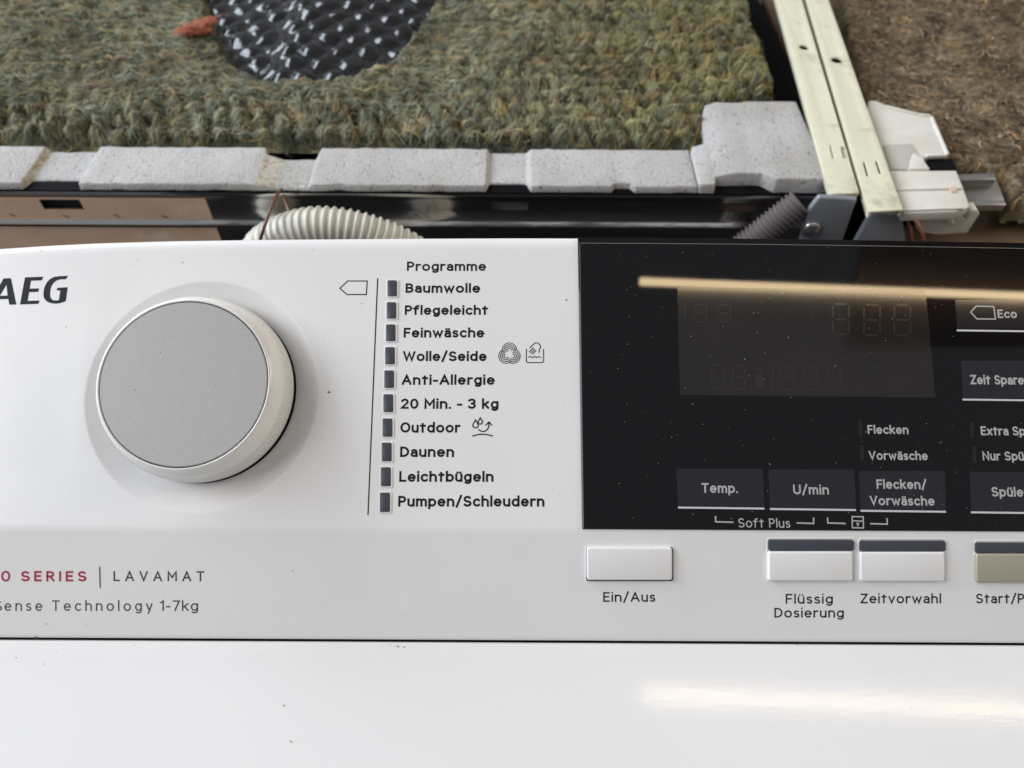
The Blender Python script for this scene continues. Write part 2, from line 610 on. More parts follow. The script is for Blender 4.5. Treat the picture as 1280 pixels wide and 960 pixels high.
def lettering(s, m, x0, x1, y0, y1, cap, nrm, mat, parent, wt=0.17, sp=0.20, n=4e-5, lean=0.0):
    """text set on the plane of mapping m, baseline from pixel (x0,y0) to (x1,y1), cap height in pixels"""
    a, b = m(x0, y0, n), m(x1, y1, n)
    ex = (b - a).normalized()
    ey = nrm.cross(ex).normalized()
    ch = (m(x0, y0 - cap, n) - a).length
    wd = (b - a).length
    tot, pos = 0.0, []
    for i, c in enumerate(s):
        if c == ' ':
            tot += 0.30 + sp * 0.5
            continue
        pos.append((c, tot))
        tot += GL[c][0] + sp + wt * 0.55
    tot -= sp + wt * 0.55
    tot = max(tot, 0.05)
    st = wt * ch
    sx = (wd - st) / tot if len(s) > 1 else ch
    strokes = []
    for c, x in pos:
        for k in GL[c][1]:
            strokes.append([a + ex * (st / 2 + (x + q[0]) * sx) + ey * (st / 2 + q[1] * (ch - st)) for q in k])
    V_, F_ = [], []
    for k, q in enumerate(strokes):
        v, f = ribbon(q, st, nrm, (k % 4) * 2.5e-6)
        bb = len(V_)
        V_ += v
        F_ += [tuple(i + bb for i in g) for g in f]
    return mk('lettering', V_, F_, mat, parent)


def px_ribbons(name, m, strokes, wpx, nrm, mat, parent, n=4e-5):
    wd = (m(640 + wpx, 560, 0) - m(640, 560, 0)).length
    return ribbons(name, [[m(x, y, n) for x, y in s] for s in strokes], wd, nrm, mat, parent)


# ------------------------------------------------------------------ floor
FZ = ZS - 0.55
mk('floor', [(-3, -3, FZ), (3, -3, FZ), (3, 3, FZ), (-3, 3, FZ)], [(0, 1, 2, 3)], M_FLOOR)['kind'] = 'structure'

# ------------------------------------------------------------------ washing machine
XL, XR = -0.21, 0.36
base = CREASE + DL * 0.3
wm = empty('washing_machine', (0.05, FT.y - 0.25, FZ),
           'white top-loading washing machine with dial, programme list and black glass display', 'washing machine')

# fascia -----------------------------------------------------------
KC = pm(252.5, 493)
kx, ku = KC.x, KC.dot(U)
R0 = 0.0305
PW, PB, PT = 0.033, UC + 0.0012, ku + 0.0335
edge_px = [(-400, 345), (-200, 325), (-100, 316), (0, 308.5), (60, 304.5), (120, 301.6), (200, 299.2), (330, 297.2), (480, 296), (640, 295.4), (800, 295.6), (960, 297), (1120, 299.3), (1280, 302), (1500, 308), (1900, 325)]
ex_ = [(pm(*p).x, pm(*p).dot(U)) for p in edge_px]


def utop(x):
    return float(np.interp(x, [e[0] for e in ex_], [e[1] for e in ex_]))


xs = sorted(set([XL, XR, kx - PW, kx + PW] + list(np.linspace(XL, XR, 90))))
RAD = 0.0022
fv, ff = [], []


def prof(x):
    t = utop(x)
    p = []
    # back bottom edge, bottom roundover of the lower zone
    Lb = GAPL
    dn = lambda d, n: (CREASE + DL * d + NL * n)
    p += [dn(Lb, -0.012), dn(Lb, -0.0005), dn(Lb - 0.00015, -0.00015), dn(Lb - 0.0005, 0)]
    p += [dn(Lb - 0.0011, 0), dn(0.0011, 0), dn(0.0005, 0), U * (UC + 0.0005), U * PB, U * PT, U * (t - RAD * 1.5 - 0.0008), U * (t - RAD * 1.5)]
    for k in range(1, 7):
        a = R(90 * k / 6)
        p.append(U * (t - RAD * 1.5 + RAD * 1.5 * math.sin(a)) + N * (-RAD * 0.8 + RAD * 0.8 * math.cos(a)))
    p.append(U * t - N * 0.022)
    return p


cols_ = [prof(x) for x in xs]
nr = len(cols_[0])
for x, c in zip(xs, cols_):
    fv += [p + X * x for p in c]
for i in range(len(xs) - 1):
    mx = (xs[i] + xs[i + 1]) / 2
    for j in range(nr - 1):
        if j == 8 and abs(mx - kx) < PW:
            continue
        ff.append((i * nr + j, (i + 1) * nr + j, (i + 1) * nr + j + 1, i * nr + j + 1))
# polar patch with the dished recess round the knob
NA = 180
ringdef = [(R0 + 0.0004, 0.0), (R0 + 0.0001, -0.00003), (R0 - 0.0002, -0.00016), (R0 - 0.0006, -0.00036), (R0 - 0.0044, -0.0023), (R0 - 0.0056, -0.0026), (0.0225, -0.0026), (0.008, -0.0026)]
b0 = len(fv)
angs = [2 * PI * k / NA for k in range(NA)]
for ca in [math.atan2(sy, sx) for sx, sy in ((PW, PT - ku), (-PW, PT - ku), (PW, PB - ku), (-PW, PB - ku))]:
    k = int(round((ca % (2 * PI)) / (2 * PI) * NA)) % NA
    angs[k] = ca % (2 * PI)
for a in angs:
    c, s = math.cos(a), math.sin(a)
    tx = PW / abs(c) if abs(c) > 1e-9 else 9
    ty = ((PT - ku) if s > 0 else (ku - PB)) / abs(s) if abs(s) > 1e-9 else 9
    t = min(tx, ty)
    row = [(t, 0.0)] + ringdef
    for r, n in row:
        fv.append(KC + X * (r * c) + U * (r * s) + N * n)
nrr = len(ringdef) + 1
for k in range(NA):
    k2 = (k + 1) % NA
    for j in range(nrr - 1):
        ff.append((b0 + k * nrr + j, b0 + k * nrr + j + 1, b0 + k2 * nrr + j + 1, b0 + k2 * nrr + j))
fascia = mk('fascia', fv, ff, M_FASCIA, wm, True, 38)
bm = bmesh.new()
bm.from_mesh(fascia.data)
bmesh.ops.recalc_face_normals(bm, faces=bm.faces)
bm.to_mesh(fascia.data)
bm.free()
fascia.data.shade_smooth()
fascia.data.set_sharp_from_angle(angle=R(38))

# knob -------------------------------------------------------------
knob = bpy.data.objects.new('dial_knob', None)
knob.empty_display_size = 0.01
C.objects.link(knob)
knob.parent = wm
knob.location = KC - WL[wm.name]
WL[knob.name] = KC.copy()


KK = KC + U * 0.0011 - X * 0.0002          # dial axis, a touch above the middle of the dish


def lathe(profile, na, ribfn=None):
    vs, fs = [], []
    for k in range(na):
        a = 2 * PI * k / na
        for (r, n) in profile:
            rr = r - (ribfn(a, n, k) if ribfn else 0)
            vs.append(KK + (X * math.cos(a) + U * math.sin(a)) * rr + N * n)
    m = len(profile)
    for k in range(na):
        k2 = (k + 1) % na
        for j in range(m - 1):
            fs.append((k * m + j, k2 * m + j, k2 * m + j + 1, k * m + j + 1))
    return vs, fs


HT = 0.0112
NRIB = 220


def rib(a, n, k):
    if n < 0.0006 or n > 0.0062:
        return 0
    return 0.00022 if k % 4 in (0, 1) else 0


kp = [(0.0237, -0.0009), (0.0240, -0.0006), (0.02415, 0.0006), (0.02415, 0.0008), (0.0240, 0.0040), (0.0237, 0.0062), (0.0236, 0.0066), (0.0228, 0.0085), (0.0223, 0.0099), (0.0217, 0.0108), (0.0214, 0.0111), (0.0212, HT), (0.0210, HT - 0.0001), (0.0209, HT - 0.0007)]
v, f = lathe(kp, NRIB * 4, rib)
mk('knob_skirt', v, f, M_KNOBW, knob, True, 40)
v, f = lathe([(0.0228, -0.0030), (0.0241, -0.0028), (0.0241, -0.0014), (0.0228, -0.0008)], 160)
mk('knob_gap', v, f, M_BLACK, knob, True, 40)  # black ring painted for the shadow gap under the knob
v, f = lathe([(0.02075, HT - 0.0006), (0.0207, HT - 0.0002), (0.0205, HT), (0.0203, HT), (0.008, HT), (0.0008, HT)], 160)
m0 = len(v)
f.append(tuple(k * 6 + 5 for k in range(160)))
mk('knob_cap', v, f, M_SILVER, knob, True, 40)
v, f = lathe([(0.0212, HT - 0.0008), (0.0205, HT - 0.0008)], 160)
mk('cap_groove', v, f, M_BLACK, knob)

dv, df = [], []
for x, y, r in ((226, 465, .9), (244.7, 461, .6), (168.8, 487.5, .9), (200.6, 440.6, .7), (268.8, 482, .6), (272, 481, .5), (190, 520, .4), (250, 540, .4), (228, 462.5, .5)):
    b = len(dv)
    for k in range(6):
        dv.append(pm(x + r * math.cos(k * PI / 3), y + r * .8 * math.sin(k * PI / 3), HT + 4e-5) )
    df.append(tuple(range(b, b + 6)))
o = mk('dirt_speck', dv, df, M_DUST, knob)
o['kind'] = 'stuff'
o.data.materials.append(M_SPECK)
for i, p in enumerate(o.data.polygons):
    p.material_index = 0 if i in (0, 1, 8) else 1

# lettering of the programme list ----------------------------------
rows = [('Programme', 508.6, 607.4, 338.6), ('Baumwolle', 506.9, 600.1, 366), ('Pflegeleicht', 505.9, 609.8, 393.6), ('Feinwäsche', 504.5, 605.2, 421.9),
        ('Wolle/Seide', 503.7, 608.1, 451.4), ('Anti-Allergie', 502, 618.3, 481), ('20 Min. - 3 kg', 501, 623, 511), ('Outdoor', 500.3, 575.2, 540.8),
        ('Daunen', 500, 567.4, 571.3), ('Leichtbügeln', 498.9, 616.8, 602.3), ('Pumpen/Schleudern', 497.7, 680.5, 633.3)]
for s, x0, x1, y in rows:
    cap = 11.7 + (y - 338) / 295 * 1.9
    lettering(s, pm, x0, x1, y, y, cap, N, M_INK, fascia, 0.185 if s == 'Programme' else 0.20, 0.19)
# indicator windows
cy = [360.4, 388, 416, 444.7, 474, 504, 534.5, 565, 596, 628]
for y in cy:
    t = (y - 360.4) / (628 - 360.4)
    xa, xb = 484.6 - t * 9.6, 496.2 - t * 8.8
    hh = 10.0 + t * 2.1
    fr = plate(round_rect(pm, xa - 1.3, y - hh - 1.3, xb + 2.0, y + hh + 1.3, 2.0, 0.00022), N, 0.0006,
               [round_rect(pm, xa, y - hh, xb, y + hh, 1.2, 0.00022)], 0.00012, 2)
    mk_bm('indicator_rim', fr, M_FASCIA, fascia, True, 40)
    mk_bm('indicator_window', plate(round_rect(pm, xa + .2, y - hh + .2, xb - .2, y + hh - .2, 1.6, 0.00034), N, 0.0008, (), 0.00018, 2), M_LED, fascia, True, 50)
px_ribbons('selector_line', pm, [[(472, 348.5), (466, 496), (460, 643)]], 1.5, N, M_INK, fascia)
px_ribbons('tag_symbol', pm, [[(424.8, 360.4), (434.7, 351.2), (459.0, 351.2), (457.9, 368.1), (433.7, 368.1), (424.8, 360.4)]], 1.35, N, M_INK, fascia)
# wool symbol
ws = []
for k in range(3):
    a0 = 90 + 120 * k
    ox, oy = 636.7 + 5.0 * math.cos(R(a0)), 442.6 - 5.0 * math.sin(R(a0))
    for j in range(4):
        r = 2.4 + 2.2 * j
        ws.append([(ox + r * math.cos(R(a0 + t)), oy - r * math.sin(R(a0 + t))) for t in np.linspace(-100 + 6 * j, 125 - 6 * j, 16)])
px_ribbons('wool_symbol', pm, ws, 0.95, N, M_INK, fascia)
hw = [[(657.9, 436.6), (657.9, 451.5), (659.2, 453.2), (678, 453.2), (679.5, 451.5), (679.5, 436.6)],
      [(660.8, 446.6), (663, 445.4), (665.4, 447), (668, 445.6), (670.6, 447), (673.2, 445.6), (676, 446.8)],
      [(662.3, 434.6), (666, 431), (669.3, 428.4), (672, 428.6), (675, 431), (675.8, 434), (674, 437), (673.8, 440.5)],
      [(661.6, 439.8), (666.5, 435.0)], [(663.6, 441.3), (668, 436.8)], [(665.8, 442.4), (669.6, 438.4)]]
px_ribbons('hand_wash_symbol', pm, hw, 1.15, N, M_INK, fascia)


def drop(cx, cy, r):
    return [(cx, cy - 1.9 * r)] + [(cx + r * math.cos(R(t)), cy - r * math.sin(R(t))) for t in range(25, -206, -22)] + [(cx, cy - 1.9 * r)]


od = [drop(594.4, 531.5, 3.4), drop(600.3, 527.4, 2.7), [(598.6, 537), (601.5, 539), (605.5, 539.3), (609, 537), (611, 533.5), (611.2, 528)],
      [(607.4, 531.2), (611.2, 527.4), (614.4, 531.2)], [(591, 545), (597, 543.2), (603, 542.6), (609, 543.2), (615.4, 544.9)]]
px_ribbons('repellent_symbol', pm, od, 1.5, N, M_INK, fascia)
# logo
logoA = [[(4.4, 348), (13.5, 347.7), (20.3, 380.5), (11.7, 380.8), (10.2, 373.6), (-3.0, 374.1), (-7.2, 381.6), (-14.6, 381.9)]]
logo_hole = [(8.2, 355.6), (9.4, 369.4), (-0.4, 369.8)]
bm = bmesh.new()
es = []
for lp in (logoA[0], logo_hole):
    vs = [bm.verts.new(pm(x, y, 5e-5)) for x, y in lp]
    es += [bm.edges.new((vs[i], vs[(i + 1) % len(vs)])) for i in range(len(vs))]
bmesh.ops.triangle_fill(bm, edges=es, normal=N)
mk_bm('logo_letter', bm, M_LOGO, fascia)
logoE = [(31.2, 346.7), (54, 345.8), (52, 350.3), (38.6, 350.8), (36.9, 360.8), (48.7, 360.4), (47.5, 364.7), (36.2, 365.1), (34.3, 376.1), (49.4, 375.6), (47.7, 379.7), (25, 380.5)]
logoG = [(85, 344.7), (82, 348.9), (76, 349.0), (71.5, 350.2), (67, 353.2), (64.2, 357.5), (62.6, 363), (62.4, 368), (63.2, 372.5), (66, 375.2), (70, 375.6), (73.6, 375.0), (75.5, 363.2), (72.5, 363.2), (70.3, 361.5), (72.4, 359.8), (84.5, 358.9), (82, 376.4),
         (75, 378.9), (69, 379.5), (63, 378.8), (58, 376.5), (55, 372.6), (54.1, 367), (55.2, 360), (58.4, 353), (63, 348.4), (68, 346), (74, 345.2)]
for lp in (logoE, logoG):
    mk_bm('logo_letter', flat([pm(x, y, 5e-5) for x, y in lp], N), M_LOGO, fascia)
# lower zone prints
LT = [('600', -42, -4, 726.7, 13, M_RED, .19, .42), ('0', 1.7, 12.4, 726.7, 13, M_RED, .15, .3), ('SERIES', 26.3, 107.8, 726.7, 13, M_RED, .195, .42),
      ('LAVAMAT', 141.8, 255.3, 726.4, 12.6, M_GREYINK, .15, .55), ('ProS', -62, 2.2, 763.6, 13.2, M_GREYINK, .12, .42), ('ense', 5.5, 52.7, 763.6, 13.2, M_GREYINK, .12, .42),
      ('Technology', 65, 190.4, 763.6, 13.2, M_GREYINK, .12, .42), ('1-7kg', 200, 247.4, 763.6, 13.2, M_GREYINK, .125, .22)]
for s, x0, x1, y, cap, m_, wt, sp in LT:
    if s == '0':
        a, b = lm(x0, y, 4e-5), lm(x0, y - cap, 4e-5)
        wd = lm(x1, y, 4e-5).x - a.x
        hgt = (b - a).length
        el = [a + X * (wd / 2 * (1 + .84 * math.cos(t))) - DL * (hgt / 2 * (1 + .86 * math.sin(t))) for t in np.linspace(0, 2 * PI, 30)]
        ribbons('lettering', [el], hgt * .19, NL, m_, fascia)
        continue
    lettering(s, lm, x0, x1, y, y + (x1 - x0) * 0.002, cap, NL, m_, fascia, wt, sp)
px_ribbons('divider_line', lm, [[(124.5, 709), (125.2, 734)]], 1.5, NL, M_GREYINK, fascia)
for s, x0, x1, y in (('Ein/Aus', 754, 819, 752.3), ('Flüssig', 982.2, 1041, 754.6), ('Dosierung', 968, 1054.7, 772), ('Zeitvorwahl', 1075.7, 1176.3, 754.2), ('Start/Pause', 1220, 1318, 754.2)):
    lettering(s, lm, x0, x1, y, y, 12.2, NL, M_INK, fascia, 0.15, 0.21)


# push buttons
def button(x0, y0, x1, y1, mat, led=None, h=0.0011):
    b = mk_bm('push_button', plate(round_rect(lm, x0, y0, x1, y1, 3.2, h, 5), NL, h + 0.001, (), 0.0004, 3), mat, wm, True, 50)
    rim = plate(round_rect(lm, x0 - 2.6, y0 - (2.6 if led is None else 17.6), x1 + 2.6, y1 + 2.4, 4, 0.00012), NL, 0.0005,
                [round_rect(lm, x0 - 0.9, y0 - (0.9 if led is None else 15.6), x1 + 0.9, y1 + 0.9, 3, 0.00012)], 0.0001, 2)
    mk_bm('button_rim', rim, M_FASCIA, b, True, 40)
    mk_bm('button_gap', flat(round_rect(lm, x0 - 1.5, y0 - (1.5 if led is None else 16.4), x1 + 1.5, y1 + 1.5, 3, 0.00002), NL), M_BLACK if led is None else M_FASCIA, b)  # black sheet paints the shadow gap round the button without a light strip
    if led:
        mk_bm('led_window', plate(round_rect(lm, *led, 2.2, 0.0007), NL, 0.0015, (), 0.00025, 2), M_LED, b, True, 50)
    return b


tag(button(733.8, 684.6, 840.6, 725.6, M_FASCIA), 'white power button without a light strip')
button(961.0, 689.6, 1066.5, 726.6, M_FASCIA, (961.0, 675.0, 1067.5, 688.4))
button(1075.6, 690.2, 1181.6, 727.0, M_FASCIA, (1075.2, 676.0, 1182, 689.2))
tag(button(1220.6, 692.4, 1330, 728.4, M_GOLD, (1219.8, 678.4, 1330, 691.2)), 'gold coloured start button')

# display glass ----------------------------------------------------
GN = 0.00045
gx1 = XR - 0.01
corn = [pm(727.8, 661.6, GN)]
c0 = pm(722.3, 297.0, GN)
xr = [c0.x + (gx1 - c0.x) * i / 20 for i in range(21)]
topE = [Vector((0, 0, 0)) + X * x + U * (utop(x) - 0.0004 - 0.0003 * 0) + N * GN for x in xr]
ub = pm(727.8, 661.6, GN).dot(U)
out = [X * xr[0] + U * ub + N * GN] + [t for t in topE] + [X * gx1 + U * ub + N * GN]
out[0] = pm(727.8, 661.6, GN)
disp = mk_bm('display_glass', plate(out, N, 0.0022, (), 0.0003, 2), M_GLASS, wm)
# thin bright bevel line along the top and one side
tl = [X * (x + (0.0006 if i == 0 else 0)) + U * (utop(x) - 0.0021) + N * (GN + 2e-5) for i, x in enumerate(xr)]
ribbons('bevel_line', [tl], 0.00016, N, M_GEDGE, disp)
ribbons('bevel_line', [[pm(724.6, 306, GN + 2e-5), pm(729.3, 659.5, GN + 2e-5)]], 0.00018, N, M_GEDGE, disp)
gm = lambda x, y, n=0.0: pm(x, y, GN + n)
gq = lambda name, x0, y0, x1, y1, mat, n, dx=0: mk(name, [gm(x0, y0, n), gm(x0 + dx, y1, n), gm(x1 + dx, y1, n), gm(x1, y0, n)], [(0, 1, 2, 3)], mat, disp)
T1 = 2e-5
lcd = mk('lcd_screen', [gm(846.5, 359, T1), gm(850, 493.5, T1), gm(1169.5, 497, T1), gm(1157, 363, T1)], [(0, 1, 2, 3)], M_LCD, disp)


def seg7(x, y, wd, h, sk=0.0):
    g = 0.9
    L = []
    pt = lambda u, v_: (x + u * wd + sk * (1 - v_) * h, y + v_ * h)
    for a, b in (((.12, 0), (.88, 0)), ((.12, .5), (.88, .5)), ((.12, 1), (.88, 1)), ((0, .06), (0, .44)), ((1, .06), (1, .44)), ((0, .56), (0, .94)), ((1, .56), (1, .94))):
        L.append([pt(*a), pt(*b)])
    return L


def pxr(name, strokes, wpx, mat, parent, n):
    wd = wpx * (pm(641, 560) - pm(640, 560)).length
    V_, F_ = [], []
    for k, s in enumerate(strokes):
        v, f = ribbon([gm(x, y, n) for x, y in s], wd, N, 0 if len(s) == 2 and False else k % 5 * 2e-6, False)
        b = len(V_)
        V_ += v
        F_ += [tuple(i + b for i in q_) for q_ in f]
    return mk(name, V_, F_, mat, parent)


for x, y, wd, h, t in ((868, 381, 15, 21, 2.0), (898, 381, 15, 21, 2.0), (1041, 380, 20, 38, 2.6), (1080, 381, 20, 38, 2.6), (1118, 381, 20, 38, 2.6),
                       (890, 456, 15, 29, 2.3), (916, 457, 15, 29, 2.3), (976, 458, 16, 29, 2.3), (1005, 458, 16, 29, 2.3), (1034, 459, 16, 29, 2.3), (856, 379, 0.1, 20, 2)):
    tag(pxr('lcd_digit', seg7(x, y, wd, h), t, M_SEG, disp, 4.5e-5))
pxr('lcd_digit', [[(966, 459), (966, 487)]], 2.3, M_SEG, disp, 4.5e-5)
pxr('lcd_symbol', [[(944, 470), (953, 470)], [(943, 476), (954, 476)], [(943, 482), (954, 482)], [(946, 462), (951, 462)]], 5.5, M_SEG, disp, 4.5e-5)
for x0, y0, x1, y1, ul in ((845.5, 586, 953.5, 633, 634.4), (960.3, 587, 1068, 635, 636.2), (1073.6, 588.5, 1180.6, 637, 638.4), (1211.6, 590, 1340, 639.5, 640.4), (1194, 375, 1340, 411, 413.0), (1201, 451, 1340, 497.5, 499.4)):
    k_ = gq('touch_key', x0, y0, x1, y1, M_KEY, T1, 2.0 if x0 < 1190 else 2.6)
    pxr('key_line', [[(x0 + 2, ul), (x1 + 2, ul + (x1 - x0) * .012)]], 2.3, M_LINE, disp, 4e-5)
for x, y in ((1075, 536), (1077, 566), (1214.5, 537), (1217.5, 568.5)):
    gq('led_bar', x - 2, y - 10, x + 2.5, y + 10, M_GHOST, T1, .5)
for s, x0, x1, y, cap, wt in (('Flecken', 1084.8, 1135.9, 542.3, 11, .18), ('Vorwäsche', 1086.3, 1160, 574.7, 11, .18), ('Temp.', 877, 922.4, 616, 12.2, .18), ('U/min', 991.8, 1036.3, 617.8, 12, .18),
                              ('Flecken/', 1096, 1158.5, 611, 11.8, .18), ('Vorwäsche', 1087.7, 1168.5, 631.5, 11.8, .18), ('Extra Spülen', 1226.4, 1309, 544, 11.2, .18), ('Nur Spülen', 1228.6, 1300, 575.4, 11.2, .18),
                              ('Spülen', 1240, 1288.5, 620.7, 12, .18), ('Eco', 1247.5, 1271.5, 397.5, 10.6, .18), ('Zeit Sparen', 1213.4, 1288, 480.3, 11.6, .18), ('Soft Plus', 923, 988, 659.3, 11.6, .125)):
    lettering(s, gm, x0, x1, y, y + (x1 - x0) * 0.008, cap, N, M_PRINT, disp, wt, 0.19, 4e-5)
pxr('tag_symbol', [[(1213.4, 390.3), (1220.3, 382.6), (1242.2, 383.2), (1244.4, 398.8), (1221.3, 398.6), (1213.4, 390.3)]], 1.6, M_PRINT, disp, 4e-5)
pxr('bracket_mark', [[(894.4, 645), (894.6, 652.2), (917, 652.9)], [(995.7, 653.6), (1017, 654.4), (1017, 646.8)]], 1.7, M_PRINT, disp, 4e-5)
pxr('bracket_mark', [[(1034.5, 646.8), (1034.7, 653.7), (1057, 654.4)], [(1087.7, 654.6), (1109, 655.2), (1109, 648)]], 1.7, M_PRINT, disp, 4e-5)
pxr('lock_symbol', [[(1065.2, 645.6), (1079, 646), (1079.3, 660), (1065.4, 659.6), (1065.2, 645.6)], [(1065.5, 651), (1079, 651.4)], [(1072.2, 654), (1072.4, 658)], [(1070.4, 654.2), (1074.2, 654.3)]], 1.5, M_PRINT, disp, 4e-5)

# dust on the glass
dv, df = [], []
for _ in range(220):
    x, y = rnd.uniform(726, 1300), rnd.uniform(302, 655)
    r = abs(rnd.gauss(0, 0.16)) + 0.13
    if rnd.random() < .03:
        r += .3
    a, el = rnd.uniform(0, PI), rnd.uniform(1, 2.6)
    b = len(dv)
    for k in range(5):
        t = 2 * PI * k / 5
        u_x, v_y = r * el * math.cos(t), r * math.sin(t)
        dv.append(gm(x + u_x * math.cos(a) - v_y * math.sin(a), y + u_x * math.sin(a) + v_y * math.cos(a), 6e-5 + rnd.uniform(0, 2e-5)))
    df.append(tuple(range(b, b + 5)))
mk('dust', dv, df, M_DUST, disp)['kind'] = 'stuff'
dv, df = [], []
spots = [(366, 714, .9), (411, 490, 1.7), (58, 780, .9), (108, 782, .7), (45, 797, 2.0), (228, 328, .9), (708, 375, 1.2), (452, 379, .8), (236, 437, .7), (168, 487, .8)]
spots += [(rnd.uniform(0, 720), rnd.uniform(310, 650), abs(rnd.gauss(0, .3)) + .2) for _ in range(40)]
for x, y, r in spots:
    b = len(dv)
    m_ = pm if y < 660 else lm
    d_ = math.hypot(x - 250, y - 490)
    if d_ < 155 and r < 1.5:
        continue
    for k in range(6):
        t = 2 * PI * k / 6 + x
        dv.append(m_(x + r * (1.0 + .5 * math.sin(3 * k + x)) * math.cos(t), y + r * .8 * math.sin(t), 6e-5))
    df.append(tuple(range(b, b + 6)))
mk('dirt_speck', dv, df, M_SPECK, fascia)['kind'] = 'stuff'

# front panel below ------------------------------------------------
fp = lambda d, n: FT + DF * d + NF * n
pr = [fp(0.0, -0.014), fp(0.0, -0.0008)] + [fp(0.0008 - 0.0008 * math.cos(R(a)), -0.0008 + 0.0008 * math.sin(R(a))) for a in (22, 45, 67, 90)] + [fp(0.004, 0.0), fp(0.12, 0), fp(0.45, 0), fp(0.45, -0.014)]
fv, ff = [], []
for x in (XL, XR):
    fv += [p + X * x for p in pr]
m_ = len(pr)
for j in range(m_ - 1):
    ff.append((j, j + 1, m_ + j + 1, m_ + j))
ff += [tuple(range(m_)), tuple(range(2 * m_ - 1, m_ - 1, -1))]
front = mk('lid', fv, ff, M_ENAMEL, wm, True, 40)
dv, df = [], []
for x, y, r in [(355, 882, 1.6), (364, 927, 1.7), (20, 822, 1.0), (54, 830, .9), (497, 808, 1.6), (505, 809, 1.2), (488, 806, .9), (70, 815, .7), (168, 806, .7), (996, 806, .9)] + [(rnd.uniform(0, 1280), rnd.uniform(806, 950), .5) for _ in range(24)]:
    b = len(dv)
    for k in range(6):
        t = 2 * PI * k / 6
        dv.append(fm(x + r * 1.4 * math.cos(t) * (1 + .4 * math.sin(5 * k + x)), y + r * .7 * math.sin(t) + .5 * r * math.cos(t), 5e-5))
    df.append(tuple(range(b, b + 6)))
mk('dirt_speck', dv, df, MatB('pale_speck', (0.32, 0.30, 0.27, 1), 0.9).m, front)['kind'] = 'stuff'
# shell behind fascia and front, coloured dark for the shade in the gap
tb = U * (utop(0.3) - 0.003) - N * 0.0215
bk = [tb, CREASE - N * 0.02, fp(0.0, -0.016) + DF * .002, fp(0.44, -0.016), Vector((0, fp(0.44, -.016).y, FZ + .001)), Vector((0, tb.y + .022, FZ + .001)), Vector((0, tb.y + .022, tb.z - .03)), Vector((0, tb.y + .004, tb.z - .004))]
fv, ff = [], []
for x in (XL + 0.004, XR - 0.004):
    fv += [p + X * x for p in bk]
m_ = len(bk)
for j in range(m_):
    ff.append((j, (j + 1) % m_, m_ + (j + 1) % m_, m_ + j))
ff += [tuple(range(m_)), tuple(range(2 * m_ - 1, m_ - 1, -1))]
mk('cabinet_shell', fv, ff, M_DARK, wm)
# dark strip seen along the top edge at one end
sx = [pm(p, 300).x for p in np.linspace(-250, 300, 40)]
fv, ff = [], []
for i, x in enumerate(sx):
    t = utop(x)
    j = 0.0006 * noise.noise(Vector((x * 300, 0, 0)))
    q0 = X * x + U * (t - 0.004) - N * 0.024
    fv += [q0, q0 + U * (0.0125 + j - 0.006 * i / 40), q0 + U * (0.0125 + j - 0.006 * i / 40) - N * 0.006, q0 - N * 0.006]
for i in range(len(sx) - 1):
    for j in range(4):
        ff.append((i * 4 + j, i * 4 + (j + 1) % 4, (i + 1) * 4 + (j + 1) % 4, (i + 1) * 4 + j))
mk('dark_strip', fv, ff, M_BLACK, wm)

# ------------------------------------------------------------------ back appliance (dishwasher without its cover)
dw = empty('dishwasher', (0.0, YS + 0.2, FZ), 'open built-in dishwasher behind, steel front strip and pale metal side rails', 'dishwasher')
XA = hy(-420, 260).x
XB = hy(1044, 250).x


def zpx(py, dy=0.0):
    return hy(640, py, dy).z


# steel strip profile (y, z)
z0 = ZS
zb = zpx(281)
zl = zpx(330)
sp = [(0.006, z0 - 0.0004), (0.0012, z0 - 0.0002), (0.0, z0 - 0.0006), (-0.0003, z0 - 0.0016), (0.0, z0 - 0.0026), (0.0006, zpx(275)), (-0.0002, zpx(277.5)), (-0.0012, zb + 0.0005), (-0.0015, zb), (-0.0011, zb - 0.0005), (0.0012, zpx(286)), (0.0012, zl)]
slots = []
for a, b in ((54, 104), (614, 660), (897, 946)):
    slots.append((hy(a, 258).x, hy(b, 258).x))
z_s1, z_s2 = zpx(252.5), zpx(263.5)
# insert slot rows in the profile between index 4 and 5
pf = sp[:5] + [(0.0002, z_s1), (0.0004, z_s2)] + sp[5:]
xs2 = [XA] + [v_ for s_ in slots for v_ in s_] + [XB]
xs2 = sorted(xs2 + list(np.linspace(XA + .01, XB - .01, 30)))
fv, ff = [], []
for x in xs2:
    fv += [Vector((x, YS + y, z)) for y, z in pf]
m_ = len(pf)
for i in range(len(xs2) - 1):
    mx = (xs2[i] + xs2[i + 1]) / 2
    for j in range(m_ - 1):
        if j == 5 and any(a < mx < b for a, b in slots):
            continue
        ff.append((i * m_ + j, (i + 1) * m_ + j, (i + 1) * m_ + j + 1, i * m_ + j + 1))
strip = mk('front_strip', fv, ff, M_STEEL, dw, True, 45)


def box(name, x0, x1, y0, y1, z0_, z1_, mat, parent, bev=0.0):
    bm = bmesh.new()
    bmesh.ops.create_cube(bm, size=1)
    for v in bm.verts:
        v.co = Vector(((x0 + x1) / 2 + v.co.x * (x1 - x0), (y0 + y1) / 2 + v.co.y * (y1 - y0), (z0_ + z1_) / 2 + v.co.z * (z1_ - z0_)))
    if bev:
        bevel_all(bm, bev)
    return mk_bm(name, bm, mat, parent, bool(bev), 40)


for k, (a, b) in enumerate(slots):
    box('slot_back', a - .002, b + .002, YS + 0.003, YS + 0.004, z_s2 - .002, z_s1 + .002, (M_DARK, MatB('slot_grey', (0.20, 0.19, 0.18, 1), .6).m, MatB('slot_brown', (0.16, 0.11, 0.08, 1), .6).m)[k], strip)
